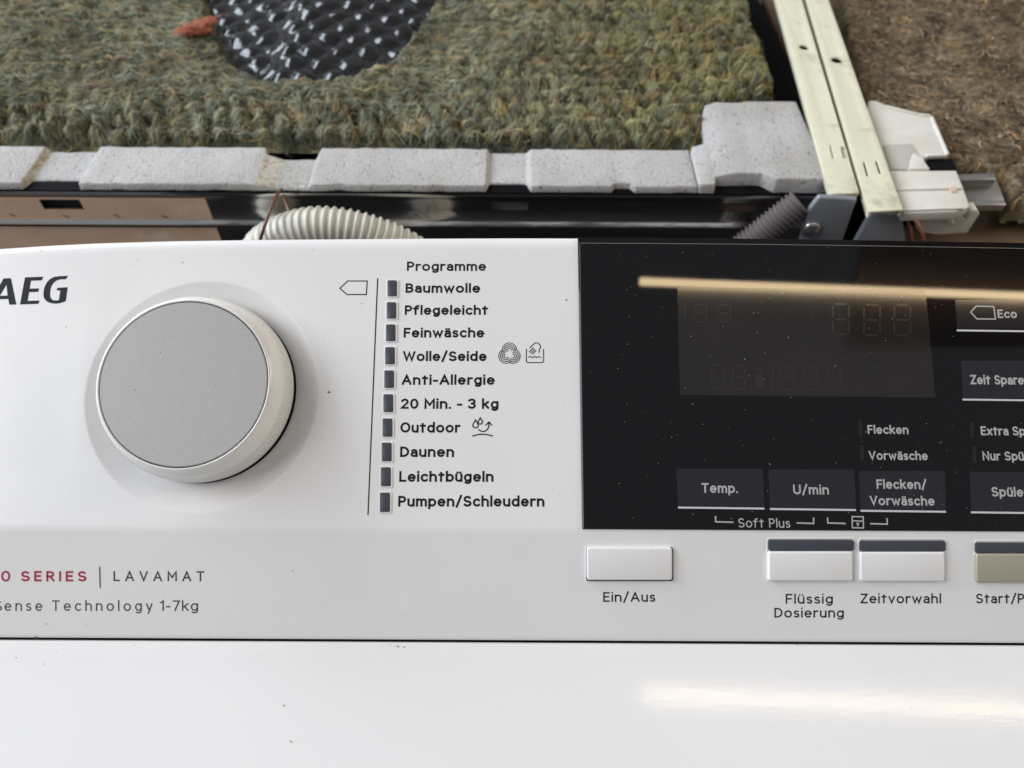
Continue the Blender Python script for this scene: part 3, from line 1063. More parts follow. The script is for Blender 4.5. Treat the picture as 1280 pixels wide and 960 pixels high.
# brown reflection on one stretch of the steel, painted as a tan sheet
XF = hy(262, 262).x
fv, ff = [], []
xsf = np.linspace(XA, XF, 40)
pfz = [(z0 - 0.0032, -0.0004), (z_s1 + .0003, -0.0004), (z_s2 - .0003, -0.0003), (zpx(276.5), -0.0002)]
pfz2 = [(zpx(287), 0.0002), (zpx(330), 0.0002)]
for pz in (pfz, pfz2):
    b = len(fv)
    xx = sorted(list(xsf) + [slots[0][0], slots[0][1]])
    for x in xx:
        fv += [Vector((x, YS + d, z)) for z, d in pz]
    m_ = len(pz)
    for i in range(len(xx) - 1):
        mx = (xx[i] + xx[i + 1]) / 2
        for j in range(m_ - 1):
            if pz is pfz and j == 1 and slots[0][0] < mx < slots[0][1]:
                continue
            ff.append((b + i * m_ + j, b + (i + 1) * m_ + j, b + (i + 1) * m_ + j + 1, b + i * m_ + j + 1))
tan_refl = mk('tan_reflection', fv, ff, M_TAN, strip)
dv, df = [], []
for x, y in ((15, 269), (82, 271), (145, 270), (205, 271), (272, 270)):
    p = hy(x, y, -0.0007)
    b = len(dv)
    dv += [p + Vector((-.0015, 0, .0010)), p + Vector((-.0002, 0, .0008)), p + Vector((.0018, 0, -.0008)), p + Vector((.0008, 0, -.0008))]
    df.append((b, b + 1, b + 2, b + 3))
mk('rivet_mark', dv, df, MatB('rivet_mark', (0.09, 0.05, 0.035, 1), .6).m, strip)['kind'] = 'stuff'
# body below
box('tub_front', XA, XB + .05, YS + 0.012, YS + 0.03, FZ, ZS - 0.012, M_DARK, dw)
box('tub_deck', XA, XB + .02, YS + 0.03, YS + 0.45, ZS - 0.05, ZS - 0.022, M_BLACK, dw)

# side rails -------------------------------------------------------
RZ = 0.0095


def ext(p, q, t):
    return p + (q - p) * t


def rail(tl, tr, br, bl, holes, name='side_rail'):
    TL, TR, BR, BL = [hz(x, y, RZ) for x, y in (tl, tr, br, bl)]
    TL, TR = BL + (TL - BL) * 1.35, BR + (TR - BR) * 1.35
    hs = []
    for h in holes:
        if len(h) == 3:
            cx, cy_, r = h
            c = hz(cx, cy_, RZ)
            hs.append([c + Vector((r * math.cos(t), r * math.sin(t), 0)) for t in np.linspace(0, 2 * PI, 16, endpoint=False)])
        else:
            hs.append([hz(x, y, RZ) for x, y in h])
    bm = plate([BL, BR, TR, TL], Vector((0, 0, 1)), 0.0012, hs, 0.0003, 2)
    o = mk_bm(name, bm, M_GALV, dw, True, 40)
    # folded flanges
    for a, b, s in ((BL, TL, 1), (BR, TR, -1)):
        d = (b - a).normalized()
        side = Vector((d.y, -d.x, 0)) * s
        fl = [a + side * .0003, b + side * .0003, b + side * .0011, a + side * .0011]
        fl = [p - Vector((0, 0, 0.0013)) for p in fl]
        mk_bm('rail_flange', plate(fl, Vector((0, 0, 1)), 0.0022), M_GALV, o)
    # black sheet in place of the shade inside the rail
    ins = [p - Vector((0, 0, 0.0028)) for p in (BL, BR, TR, TL)]
    c = sum(ins, Vector((0, 0, 0))) / 4
    mk_bm('rail_inside_shade', flat([c + (p - c) * .985 for p in ins], Vector((0, 0, 1))), M_BLACK, o)
    return o


sl = lambda x, y, wd, h, dx: [(x, y), (x + wd, y), (x + wd + dx, y + h), (x + dx, y + h)]
tag(rail((970, 0), (1002.5, 0), (1074, 241), (1037.5, 242.5), [(1005, 59, .0029), sl(1036.5, 181, 2.2, 17, 4), sl(1050.5, 183, 6.0, 15, 4)]), 'inner pale galvanised rail')
tag(rail((1008.5, 0), (1036, 0), (1129, 262), (1086, 264.5), [(1046, 75, .0031), sl(1078.5, 202, 3, 18, 5), sl(1094, 201, 3.2, 16, 5)]), 'outer pale galvanised rail')
# corner brackets under the rail ends
yb = -0.0150
p = [hy(1024, 246.5, yb), hy(1072, 249, yb), hy(1048, 318, yb), hy(994, 318, yb), hy(1012, 262, yb)]
mk_bm('corner_bracket', plate(p, Vector((0, -1, 0)), 0.003, (), 0.001, 3), M_GSTEEL, dw, True, 40)
p = [hy(1088, 267.5, yb), hy(1127, 266.5, yb), hy(1136, 318, yb), hy(1060, 318, yb)]
mk_bm('corner_bracket', plate(p, Vector((0, -1, 0)), 0.003, (), 0.0012, 3), M_GSTEEL, dw, True, 40)
p = [hy(1078, 250, 0.004), hy(1150, 250, 0.004), hy(1150, 340, 0.004), hy(1030, 340, 0.004)]
mk_bm('bracket_back', plate(p, Vector((0, -1, 0)), 0.003), M_BLACK, dw)
sc = hy(1014, 286.5, yb - 0.0004)
bm = bmesh.new()
bmesh.ops.create_uvsphere(bm, u_segments=20, v_segments=10, radius=0.0042)
for v in bm.verts:
    v.co = sc + Vector((v.co.x, v.co.y * .5, v.co.z))
mk_bm('screw', bm, MatB('screw_zinc', (0.5, 0.5, 0.5, 1), 0.22, 0.9).m, dw, True)

# ------------------------------------------------------------------ polystyrene frame
ED = lambda py: hz(640, py).y - YS           # depth behind the strip of a picture row on the flat top
EDH = lambda py, h: hz(640, py, h).y - YS
d185, d200, d125 = EDH(186, .0034), EDH(201, .0016), EDH(125, .0072)
EX = lambda px: hy(px, 240).x
HI, LO_ = 0.0034, 0.0010
st = [(-420, HI, .0006, d185), (-160, HI, .0006, d185), (-156, LO_, .006, d185), (-100, LO_, .006, d185), (-94, HI, .0006, d185),
      (29, HI, .0006, d185), (36, LO_, .0068, d185 - .001), (96, LO_, .0068, d185 - .001), (101, HI, .0006, d185),
      (318, HI, .0006, d185), (320, HI, .0006, d200 + .002), (344, LO_ + .0006, .0006, d200), (385, LO_ + .0006, .0006, d200), (390, HI, .0006, d185),
      (607, HI, .0006, d185), (611, LO_, .0062, d185), (658, LO_, .0062, d185), (664, HI, .0006, d185),
      (764, HI, .0006, d185), (769, HI - .0002, .0036, d185), (788, HI - .0002, .0036, d185), (794, HI, .0006, d185),
      (872, HI, .0006, d185)]
fv, ff = [], []


q = MatB('tan_foam', (0.36, 0.30, 0.19, 1), 0.85, spec=0.2)  # tan foam colour for right-facing notch sides
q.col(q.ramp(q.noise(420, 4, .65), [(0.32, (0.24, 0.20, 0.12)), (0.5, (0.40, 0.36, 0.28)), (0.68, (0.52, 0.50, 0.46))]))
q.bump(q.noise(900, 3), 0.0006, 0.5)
M_TANFOAM = q.m


def epsloft(stn, name, parent=None, zbase=-0.016):
    full = []
    for i, q_ in enumerate(stn):
        full.append(q_)
        if i < len(stn) - 1 and stn[i + 1][0] - q_[0] > 24:
            m_ = int((stn[i + 1][0] - q_[0]) // 11)
            for k in range(1, m_):
                t = k / m_
                e_ = [a + (b - a) * t for a, b in zip(q_, stn[i + 1])]
                full.append((e_[0], e_[1] + rnd.uniform(-.00014, .00012), e_[2] + abs(rnd.gauss(0, .00028)) + (rnd.random() < .06) * .0010, e_[3] + rnd.gauss(0, .00022)))
    stn = full
    fv, ff = [], []
    for px, h, fi, bd in stn:
        x = EX(px)
        fv += [Vector((x, YS + fi + .0016, ZS + zbase)), Vector((x, YS + fi, ZS + 0.0005)), Vector((x, YS + fi + .0009, ZS + h)), Vector((x, YS + bd, ZS + h)), Vector((x, YS + bd + .001, ZS + zbase))]
    m_ = 5
    for i in range(len(stn) - 1):
        for j in range(m_):
            j2 = (j + 1) % m_
            ff.append((i * m_ + j, (i + 1) * m_ + j, (i + 1) * m_ + j2, i * m_ + j2))
    n_ = len(stn)
    ff += [tuple(range(m_))[::-1], tuple((n_ - 1) * m_ + j for j in range(m_))]
    bm = bmesh.new()
    vs = [bm.verts.new(p) for p in fv]
    for f in ff:
        bm.faces.new([vs[i] for i in f])
    bevel_all(bm, 0.0006, 2, 28)
    o = mk_bm(name, bm, M_EPS, parent, True, 60)
    o.data.materials.append(M_TANFOAM)
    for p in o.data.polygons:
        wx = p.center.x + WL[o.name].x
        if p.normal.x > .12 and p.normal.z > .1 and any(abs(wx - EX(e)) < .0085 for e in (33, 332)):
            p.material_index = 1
    return o


eps = epsloft(st, 'polystyrene_frame')
tag(eps, 'pale grey polystyrene strip with notches along the front of the felt', 'packing foam')
ED2 = lambda px, py: hz(px, py, .008)
box('shade_strip', XA, XB, YS + .0002, YS + .014, ZS - .003, ZS + .0003, M_BLACK, dw)  # black strip added as the shade under the polystyrene lip
# taller corner block
st2 = [(873, .0040, .0006, d185 - .003), (876, .0046, .0006, d185 + .001), (893, .0050, .0006, d185 + .003), (895.5, .0050, .0062, d185 + .004), (899, .0052, .0062, d125 - .012), (907, .0060, .0062, d125 - .002),
       (921, .0068, .0066, d125), (954, .0066, .0066, d125), (968, .0074, .0012, d125), (1002, .0074, .0012, d125), (1034, .0074, .0012, d125)]
cb = epsloft(st2, 'corner_block', eps)

# ------------------------------------------------------------------ felt mats


def smooth(a, b, x):
    t = np.clip((x - a) / (b - a), 0, 1)
    return t * t * (3 - 2 * t)


def seg_dist(px, py, poly):
    """signed distance to a closed polygon, positive inside"""
    d = np.full(px.shape, 1e9)
    ins = np.zeros(px.shape, bool)
    n = len(poly)
    for i in range(n):
        ax, ay = poly[i]
        bx, by = poly[(i + 1) % n]
        dx, dy = bx - ax, by - ay
        t = np.clip(((px - ax) * dx + (py - ay) * dy) / (dx * dx + dy * dy + 1e-15), 0, 1)
        d = np.minimum(d, np.hypot(px - ax - t * dx, py - ay - t * dy))
        c = ((ay > py) != (by > py)) & (px < (bx - ax) * (py - ay) / (by - ay + 1e-15) + ax)
        ins ^= c
    return np.where(ins, d, -d)


def vnoise(x, y, seed):
    """vectorised value noise"""
    xi, yi = np.floor(x).astype(int), np.floor(y).astype(int)
    xf, yf = x - xi, y - yi
    xf, yf = xf * xf * (3 - 2 * xf), yf * yf * (3 - 2 * yf)

    def h(i, j):
        n = (i * 374761393 + j * 668265263 + seed * 1442695041) & 0x7fffffff
        n = ((n ^ (n >> 13)) * 1274126177) & 0x7fffffff
        return ((n ^ (n >> 16)) & 0xffff) / 65535.0
    return (h(xi, yi) * (1 - xf) + h(xi + 1, yi) * xf) * (1 - yf) + (h(xi, yi + 1) * (1 - xf) + h(xi + 1, yi + 1) * xf) * yf


def fbm(x, y, seed, o=3):
    s, a = 0, .5
    for k in range(o):
        s = s + a * vnoise(x * 2 ** k, y * 2 ** k, seed + k)
        a *= .5
    return s * 2 - .875


FZT = 0.004                                   # felt's mean top above ZS
hzp = lambda px, py: hz(px, py, FZT)
fy0 = hz(640, 174.5, FZT).y
# outline of the mat and of its cutout in plan
xr_ = [(868, 184), (884, 172), (889, 132), (900, 119), (968, 117), (971, 100), (962, 70), (955, 40), (941, 10), (930, -20), (930, -60)]
right_edge = [(hzp(*p).x, hzp(*p).y) for p in xr_]
right_edge[0] = (right_edge[0][0], fy0)
FYT = hz(640, -62).y
XFL = hz(-420, 100).x
mat_poly = [(XFL, fy0)] + right_edge[:-1] + [(right_edge[-2][0] - .004, FYT), (XFL, FYT)]
cut_px = [(236, -62), (250, -30), (259, 0), (262, 18), (276, 44), (287, 66), (302, 80), (330, 90), (365, 95), (405, 95), (445, 87), (485, 68), (508, 45), (527, 18), (538, 0), (556, -35), (566, -62)]
cut_poly = [(hzp(*p).x, hzp(*p).y) for p in cut_px]
cut_poly = [(cut_poly[0][0], FYT + .02)] + cut_poly + [(cut_poly[-1][0], FYT + .02)]


def felt_height(gx, gy, d):
    wx = gx + .0042 * fbm(gx * 70, gy * 70, 3)
    wy = gy + .0050 * fbm(gx * 62 + 9, gy * 62, 5)
    row = wy / .0125
    ri = np.floor(row)
    u = wx / .0104 + .5 * (ri % 2) * .6 + .55 * (row - ri)
    amp_n = .35 + 1.1 * vnoise(gx * 70, gy * 80, 61)
    st_ = amp_n * np.abs(np.sin(PI * u)) ** .8 * np.abs(np.sin(PI * row)) ** .55
    amp = .0042 + .0042 * (1 - smooth(fy0 + .008, fy0 + .075, gy)) + .0032 * smooth(-.05, .12, gx)
    amp = amp * (.74 - .42 * (1 - smooth(-.12, .04, gx)) * smooth(fy0 + .02, fy0 + .07, gy))
    h = -.0012 + amp * (st_ - .5) + .0016 * fbm(gx * 130, gy * 160, 11, 4) + .0016 * fbm(gx * 420, gy * 420, 21, 3) + .003 * fbm(gx * 22, gy * 22, 31, 2)
    edge = smooth(-.0005, .0040, d)
    return -.0085 + (.0085 + h) * edge


def felt_mesh(name, poly, cut, x0, x1, y0, y1, step, zc, hfun, mat, parent=None):
    nx, ny = int((x1 - x0) / step), int((y1 - y0) / step)
    gx, gy = np.meshgrid(np.linspace(x0, x1, nx), np.linspace(y0, y1, ny))
    d = seg_dist(gx, gy, poly)
    d = d + .0016 * fbm(gx * 160, gy * 160, 77, 2)
    if cut:
        d = np.minimum(d, -seg_dist(gx, gy, cut) + .0012 * fbm(gx * 200, gy * 200, 78, 2))
    z = zc + hfun(gx, gy, d)
    v = np.stack([gx.ravel(), gy.ravel(), z.ravel()], 1)
    keep = d > -.0012
    q = keep[:-1, :-1] & keep[1:, :-1] & keep[:-1, 1:] & keep[1:, 1:]
    ii, jj = np.nonzero(q)
    a = ii * nx + jj
    fs = np.stack([a, a + 1, a + nx + 1, a + nx], 1)
    used = np.unique(fs)
    mp = np.full(v.shape[0], -1)
    mp[used] = np.arange(len(used))
    o = mk(name, v[used], mp[fs].tolist(), mat, parent, True)
    return o, (gx, gy, z, d)


felt, fg = felt_mesh('felt_mat', mat_poly, cut_poly, XFL, max(p[0] for p in right_edge) + .003, fy0 - .002, FYT, .00105, ZS + FZT, felt_height, M_FELT)
tag(felt, 'grey green shaggy felt insulation mat with a rounded cutout', 'insulation mat')


def fibres(name, grid, n, palette, parent, lmin, lmax, wmin, wmax, seed, ybias=0.0, lift=.0016, curl=3.2):
    """loose curved fibres lying on a felt surface, each its own colour"""
    rs = np.random.RandomState(seed)
    gx, gy, z, d = grid
    ny, nx = gx.shape
    ok = np.argwhere(d > .0004)
    wgt = np.exp(-ybias * (gy[ok[:, 0], 0] - gy[0, 0]))
    wgt /= wgt.sum()
    pick = ok[rs.choice(len(ok), n, p=wgt)]
    x0, y0 = gx[pick[:, 0], pick[:, 1]], gy[pick[:, 0], pick[:, 1]]
    L = rs.uniform(lmin, lmax, n) * (.5 + rs.rand(n))
    W = rs.uniform(wmin, wmax, n)
    ang = rs.normal(0.15, .95, n) + 1.2 * fbm(x0 * 60, y0 * 60, 55, 2)
    curv = rs.normal(0, curl, n)
    K = 5
    pts = np.zeros((n, K, 3))
    px_, py_ = x0.copy(), y0.copy()
    lh = lift * rs.rand(n) ** 1.6
    sxx, syy = (gx[0, -1] - gx[0, 0]) / (nx - 1), (gy[-1, 0] - gy[0, 0]) / (ny - 1)
    dirs = np.zeros((n, K, 2))
    for k in range(K):
        j = np.clip(np.round((px_ - gx[0, 0]) / sxx).astype(int), 0, nx - 1)
        i = np.clip(np.round((py_ - gy[0, 0]) / syy).astype(int), 0, ny - 1)
        pts[:, k] = np.stack([px_, py_, z[i, j] + .0002 + lh * math.sin(PI * (k + .3) / (K - .4))], 1)
        a = ang + curv * (k / (K - 1) - .5)
        dirs[:, k] = np.stack([np.cos(a), np.sin(a)], 1)
        px_ = px_ + np.cos(a) * L / (K - 1)
        py_ = py_ + np.sin(a) * L / (K - 1)
    tw = np.array([.35, .9, 1, .85, .25])
    tilt = rs.uniform(-.6, .6, n)
    vs = np.zeros((n, K, 2, 3))
    side = np.stack([-dirs[..., 1], dirs[..., 0], np.repeat(tilt[:, None], K, 1)], 2)
    for s, sg in ((0, .5), (1, -.5)):
        vs[:, :, s] = pts + side * (W[:, None] * tw[None, :])[..., None] * sg
    vs = vs.reshape(-1, 3)
    base_i = (np.arange(n) * K * 2)[:, None]
    ji = np.clip(np.round((px_ - gx[0, 0]) / sxx).astype(int), 0, nx - 1)
    ii = np.clip(np.round((py_ - gy[0, 0]) / syy).astype(int), 0, ny - 1)
    base_i = base_i[d[ii, ji] > -.0004]
    q = np.concatenate([base_i + np.array([2 * k, 2 * k + 1, 2 * k + 3, 2 * k + 2])[None] for k in range(K - 1)], 0)
    pal = np.array([p[1] for p in palette])
    pw = np.array([p[0] for p in palette], float)
    ci = rs.choice(len(pal), n, p=pw / pw.sum())
    tone = np.clip(.95 + 1.1 * fbm(x0 * 110, y0 * 110, 66, 2), (.35), 1.6)
    col = pal[ci] * rs.uniform(.7, 1.3, (n, 1)) * tone[:, None]
    col = np.repeat(np.concatenate([col, np.ones((n, 1))], 1), K * 2, 0)
    o = mk(name, vs, q.tolist(), M_FIBRE, parent, True, None, col)
    o['kind'] = 'stuff'
    return o


PAL = [(26, (.27, .26, .155)), (22, (.16, .175, .115)), (16, (.37, .35, .20)), (9, (.46, .37, .17)), (6, (.56, .40, .12)), (20, (.040, .043, .036)), (5, (.17, .21, .19)), (3, (.46, .43, .32)), (2, (.50, .29, .07)), (1, (.34, .13, .07))]
fibres('fibre', fg, 15000, PAL, felt, .003, .008, .00018, .00042, 4, 2.0, .0014)
PALC = [(20, (.28, .26, .16)), (9, (.40, .33, .14)), (6, (.50, .36, .10)), (12, (.22, .23, .15)), (10, (.40, .38, .28)), (8, (.02, .022, .02)), (6, (.15, .20, .18))]
fibres('yarn_curl', fg, 1100, PALC, felt, .003, .007, .0003, .0006, 14, 2.0, .0042, 5.0)


def tufts(name, grid, spx, spy, per, parent, seed):
    """needled clumps: bundles of fibres that share one curve, laid in staggered rows"""
    rs = np.random.RandomState(seed)
    gx, gy, z, d = grid
    ny, nx = gx.shape
    sxx, syy = (gx[0, -1] - gx[0, 0]) / (nx - 1), (gy[-1, 0] - gy[0, 0]) / (ny - 1)
    cx, cy = np.meshgrid(np.arange(gx[0, 0], gx[0, -1], spx), np.arange(gy[0, 0] + .004, gy[-1, 0], spy))
    cx = cx + (np.arange(cx.shape[0]) % 2)[:, None] * spx * .5
    cx, cy = (cx + rs.normal(0, spx * .16, cx.shape)).ravel(), (cy + rs.normal(0, spy * .16, cy.shape)).ravel()
    at = lambda f, x, y: f[np.clip(np.round((y - gy[0, 0]) / syy).astype(int), 0, ny - 1), np.clip(np.round((x - gx[0, 0]) / sxx).astype(int), 0, nx - 1)]
    ok = at(d, cx, cy) > .0006
    cx, cy = cx[ok], cy[ok]
    m = len(cx)
    flat_ = smooth(.03, -.10, cx) if False else 1 - smooth(-.12, .04, cx)       # one side is brushed flatter
    flat_ = flat_ * smooth(fy0 + .02, fy0 + .07, cy)
    phi = rs.normal(0, .38, m) + 1.05 - .85 * flat_ + 1.1 * fbm(cx * 35, cy * 35, 71, 2)
    kap = rs.normal(.9, 1.1, m)
    size = rs.uniform(.75, 1.25, m)
    up_ = (.0015 - .0008 * flat_) * rs.uniform(.6, 1.25, m)
    pal = np.array([p[1] for p in PAL])
    pw = np.array([p[0] for p in PAL], float)
    tcol = pal[rs.choice(len(pal), m, p=pw / pw.sum())] * .36 + np.array([.25, .245, .155]) * .64
    tcol = tcol * np.clip(1.06 + .8 * fbm(cx * 40, cy * 40, 72, 2), .55, 1.5)[:, None]
    tcol[:, 2] *= (1.12 - .40 * smooth(-.05, .10, cx))
    tcol[:, 0] *= (.94 + .10 * smooth(-.05, .10, cx))
    ii = np.repeat(np.arange(m), per)
    n = len(ii)
    sd = rs.normal(0, 1, n)
    off = sd * .0027 * size[ii]
    L = .0115 * size[ii] * rs.uniform(.45, 1.35, n)
    W = rs.uniform(.00013, .00032, n)
    a0 = phi[ii] + rs.normal(0, .34, n)
    kk = kap[ii] + rs.normal(0, 1.1, n)
    K = 6
    pts, dirs = np.zeros((n, K, 3)), np.zeros((n, K, 2))
    sh = rs.normal(0, .0018, n)
    x = cx[ii] - np.cos(a0) * (L * .5 + sh) - np.sin(a0) * off
    y = cy[ii] - np.sin(a0) * (L * .5 + sh) + np.cos(a0) * off
    hgt = up_[ii] * np.clip(1 - (sd / 2.0) ** 2, .05, 1) * rs.uniform(.75, 1.15, n)
    dmin = np.full(n, 9.)
    for k in range(K):
        t = k / (K - 1)
        a = a0 + kk * (t - .5)
        pts[:, k] = np.stack([x, y, at(z, x, y) + .0002 + hgt * np.sin(PI * (.06 + .88 * t)) ** .8], 1)
        dirs[:, k] = np.stack([np.cos(a), np.sin(a)], 1)
        dmin = np.minimum(dmin, at(d, x, y))
        x, y = x + np.cos(a) * L / (K - 1), y + np.sin(a) * L / (K - 1)
    tw = np.array([.3, .9, 1, 1, .8, .25])
    tilt = -sd * .5
    side = np.stack([-dirs[..., 1], dirs[..., 0], np.repeat(tilt[:, None], K, 1)], 2)
    vs = np.stack([pts + side * (W[:, None] * tw)[..., None] * g for g in (.5, -.5)], 2)
    keep = dmin > .0002
    vs = vs[keep].reshape(-1, 3)
    nk = int(keep.sum())
    bi = (np.arange(nk) * K * 2)[:, None]
    q = np.concatenate([bi + np.array([2 * k, 2 * k + 1, 2 * k + 3, 2 * k + 2])[None] for k in range(K - 1)], 0)
    fc = tcol[ii] * rs.uniform(.6, 1.4, (n, 1))
    odd = rs.rand(n) < .22
    fc[odd] = pal[rs.choice(len(pal), int(odd.sum()))] * rs.uniform(.8, 1.2, (int(odd.sum()), 1))
    col = np.repeat(np.concatenate([fc, np.ones((n, 1))], 1)[keep], K * 2, 0)
    o = mk(name, vs, q.tolist(), M_FIBRE, parent, True, None, col)
    o['kind'] = 'stuff'


tufts('tuft', fg, .0094, .0088, 44, felt, 21)
# bitumen sheet in the cutout
bx0, bx1 = cut_poly[0][0] - .012, cut_poly[-1][0] + .012
by0, by1 = hz(400, 97, -.01).y - .035, FYT + .004
nx, ny = 300, 190
gx, gy = np.meshgrid(np.linspace(bx0, bx1, nx), np.linspace(by0, by1, ny))
cxm = (bx0 + bx1) / 2 + .004
u_, v__ = (gx - cxm) / ((bx1 - bx0) / 2), (gy - by1 - .02) / (by1 - by0 - .023)
dome = -.008 * (1 - smooth(hz(330, 50).x, hz(372, 50).x, gx)) - .0105 + .0105 * np.clip(1 - (u_ ** 2) * .95 - (v__ * .62) ** 2, -1, 1)
sx_, sy_ = .0165, .0270
bz = np.zeros_like(gx)
wxx = gx + .0030 * fbm(gx * 60, gy * 60, 91, 2)
wyy = gy + .0040 * fbm(gx * 70 + 5, gy * 70, 92, 2)
for par in (0, 1):
    ix = np.round(wxx / sx_ - .5 * par) + .5 * par
    iy = np.round(wyy / sy_ - .5 * par) + .5 * par
    rr = np.hypot(wxx - ix * sx_, (wyy - iy * sy_) * .8) / .0066
    bz = np.maximum(bz, (.6 + .5 * vnoise(ix * 3.7 + 50, iy * 5.3 + 50, 8)) * np.clip(1 - rr ** 2, 0, 1) ** .8)
z = ZS + FZT + dome + .0030 * bz * (.7 + .3 * smooth(hz(330, 50).x, hz(385, 50).x, gx)) + .0009 * fbm(gx * 120, gy * 120, 95, 3)
v = np.stack([gx.ravel(), gy.ravel(), z.ravel()], 1)
fs = [(i * nx + j, i * nx + j + 1, (i + 1) * nx + j + 1, (i + 1) * nx + j) for i in range(ny - 1) for j in range(nx - 1)]
mk('bitumen_sheet', v, fs, M_BIT, dw, True)

# red fibre scrap by the cutout
scp = [hz(x, y, FZT + .003) for x, y in ((222, 44), (229, 34), (240, 29), (252, 24), (265, 20), (268, 28), (266, 36), (254, 40), (240, 44), (230, 46))]
bm = plate(scp, Vector((0, 0, 1)), 0.0025, (), 0.001, 2)
_c = sum(scp, Vector((0, 0, 0))) / len(scp)
for v in bm.verts:
    v.co = Vector((_c.x + (v.co.x - _c.x) * .8, _c.y + (v.co.y - _c.y) * .62, v.co.z))
bmesh.ops.triangulate(bm, faces=bm.faces)
bmesh.ops.subdivide_edges(bm, edges=bm.edges, cuts=2, use_grid_fill=True)
for v in bm.verts:
    v.co += Vector((0, 0, .0018)) * noise.noise(v.co * 500) + Vector((.001, .001, 0)) * noise.noise(v.co * 700)
scrap = mk_bm('fibre_scrap', bm, M_SCRAP, None, True)
tag(scrap, 'orange red scrap of fibre on the felt beside the black dimpled sheet', 'scrap')
rs = np.random.RandomState(5)
tv, tf = [], []
for k in range(330):
    c = scp[0] + (scp[5] - scp[0]) * rs.rand() + Vector((rs.normal(0, .0015), rs.normal(0, .0022), .0005 + .0016 * rs.rand()))
    a = rs.normal(.5, .75)
    l_ = rs.uniform(.003, .009)
    dd, nn = Vector((math.cos(a), math.sin(a), rs.normal(0, .15))), Vector((-math.sin(a), math.cos(a), 0))
    b = len(tv)
    for t, w_ in ((-.5, .2), (0, 1), (.5, .2)):
        q0 = c + dd * l_ * t + Vector((0, 0, .0008 * (1 - 4 * t * t)))
        tv += [q0 + nn * .00025 * w_, q0 - nn * .00025 * w_]
    tf += [(b, b + 1, b + 3, b + 2), (b + 2, b + 3, b + 5, b + 4)]
mk('loose_fibre', tv, tf, M_SCRAP, scrap)['kind'] = 'stuff'

# brown felt beyond the rails
BZ = -.004
bp = [(1046, -60), (1052, 40), (1075, 130), (1110, 216), (1180, 214), (1255, 222), (1262, 256), (1290, 256), (1700, 262), (1700, -60)]
bpoly = [(hz(x, y, BZ).x, hz(x, y, BZ).y) for x, y in bp]


def brown_height(gx, gy, d):
    h = .0016 * fbm(gx * 70, gy * 90, 41, 4) + .0011 * fbm(gx * 260, gy * 260, 43, 3) + .003 * fbm(gx * 18, gy * 18, 45, 2)
    return -.010 + (.010 + h) * smooth(-.0005, .005, d)


bx = [p[0] for p in bpoly]
byy = [p[1] for p in bpoly]
bfelt, bgd = felt_mesh('felt_mat', bpoly, None, min(bx) - .003, max(bx), min(byy) - .003, max(byy), .0014, ZS + BZ, brown_height, M_FELTB)
tag(bfelt, 'brown matted felt covering beyond the pale metal rails', 'insulation mat')
PALB = [(26, (.215, .160, .10)), (20, (.14, .102, .064)), (14, (.28, .22, .145)), (10, (.38, .27, .14)), (4, (.48, .25, .09)), (10, (.035, .027, .018)), (4, (.45, .39, .29)), (5, (.12, .11, .10))]
fibres('fibre', bgd, 12000, PALB, bfelt, .003, .010, .0003, .0008, 9, 1.0, .0018)
box('under_board', hz(1120, 230).x, .62, YS - .06, FYT, ZS - .05, ZS - .02, M_BROWN, None)
bpy.data.objects['under_board']['kind'] = 'structure'

# ------------------------------------------------------------------ plastic hinge piece and aluminium profile
PZ = 0.0035
up = Vector((0, 0, 1))
pl = empty('plastic_bracket', hz(1150, 220), 'milky white plastic bracket sticking out beside the outer metal rail', 'bracket')
o1 = [(1086, 125), (1096, 125.5), (1108, 131), (1130, 138.5), (1150, 141), (1164, 142), (1176, 168), (1186.5, 194.5), (1155, 195.5), (1160, 213), (1105, 213), (1080, 150)]
mk_bm('upper_plate', plate([hz(x, y, PZ) for x, y in o1], up, .004, (), .0009, 3), M_PLASTIC, pl, True, 40)
o2 = [(1110, 213), (1196, 212.5), (1205, 235), (1213, 257), (1206, 261), (1193, 264), (1130, 266), (1116, 240)]
mk_bm('lower_plate', plate([hz(x, y, PZ + .0012) for x, y in o2], up, .005, (), .0009, 3), M_PLASTIC, pl, True, 40)
o3 = [(1104, 181), (1140, 179), (1157, 205), (1158, 212), (1114, 211)]
mk_bm('recess_plate', plate([hz(x, y, PZ + .0006) for x, y in o3], up, .003, (), .0004, 2), MatB('shaded_plastic', (.50, .48, .43, 1), .4).m, pl, True, 40)  # shade of the recess put into a darker plastic colour
mk_bm('rib_wedge', plate([hz(x, y, PZ + .0022) for x, y in ((1142, 190), (1152, 196), (1163, 211), (1136, 211))], up, .003, (), .0006, 2), M_PLASTIC, pl, True, 40)
for a, b in (((1107, 131.5), (1149, 142)), ((1149, 142.2), (1163, 143.2)), ((1165, 145), (1185, 192)), ((1158, 193.5), (1184, 193))):
    A_, B_ = hz(*a, PZ + .001), hz(*b, PZ + .001)
    d_ = (B_ - A_).normalized()
    n_ = Vector((d_.y, -d_.x, 0)) * .0007
    mk_bm('edge_rib', plate([A_ + n_, B_ + n_, B_ - n_, A_ - n_], up, .0016, (), .0003, 2), M_PLASTIC, pl, True, 40)
for a, b in (((1118, 236), (1204, 234)), ((1122, 262), (1205, 259))):
    A_, B_ = hz(*a, PZ + .0021), hz(*b, PZ + .0021)
    d_ = (B_ - A_).normalized()
    n_ = Vector((d_.y, -d_.x, 0)) * .0006
    mk_bm('edge_rib', plate([A_ + n_, B_ + n_, B_ - n_, A_ - n_], up, .0016, (), .0003, 2), M_PLASTIC, pl, True, 40)
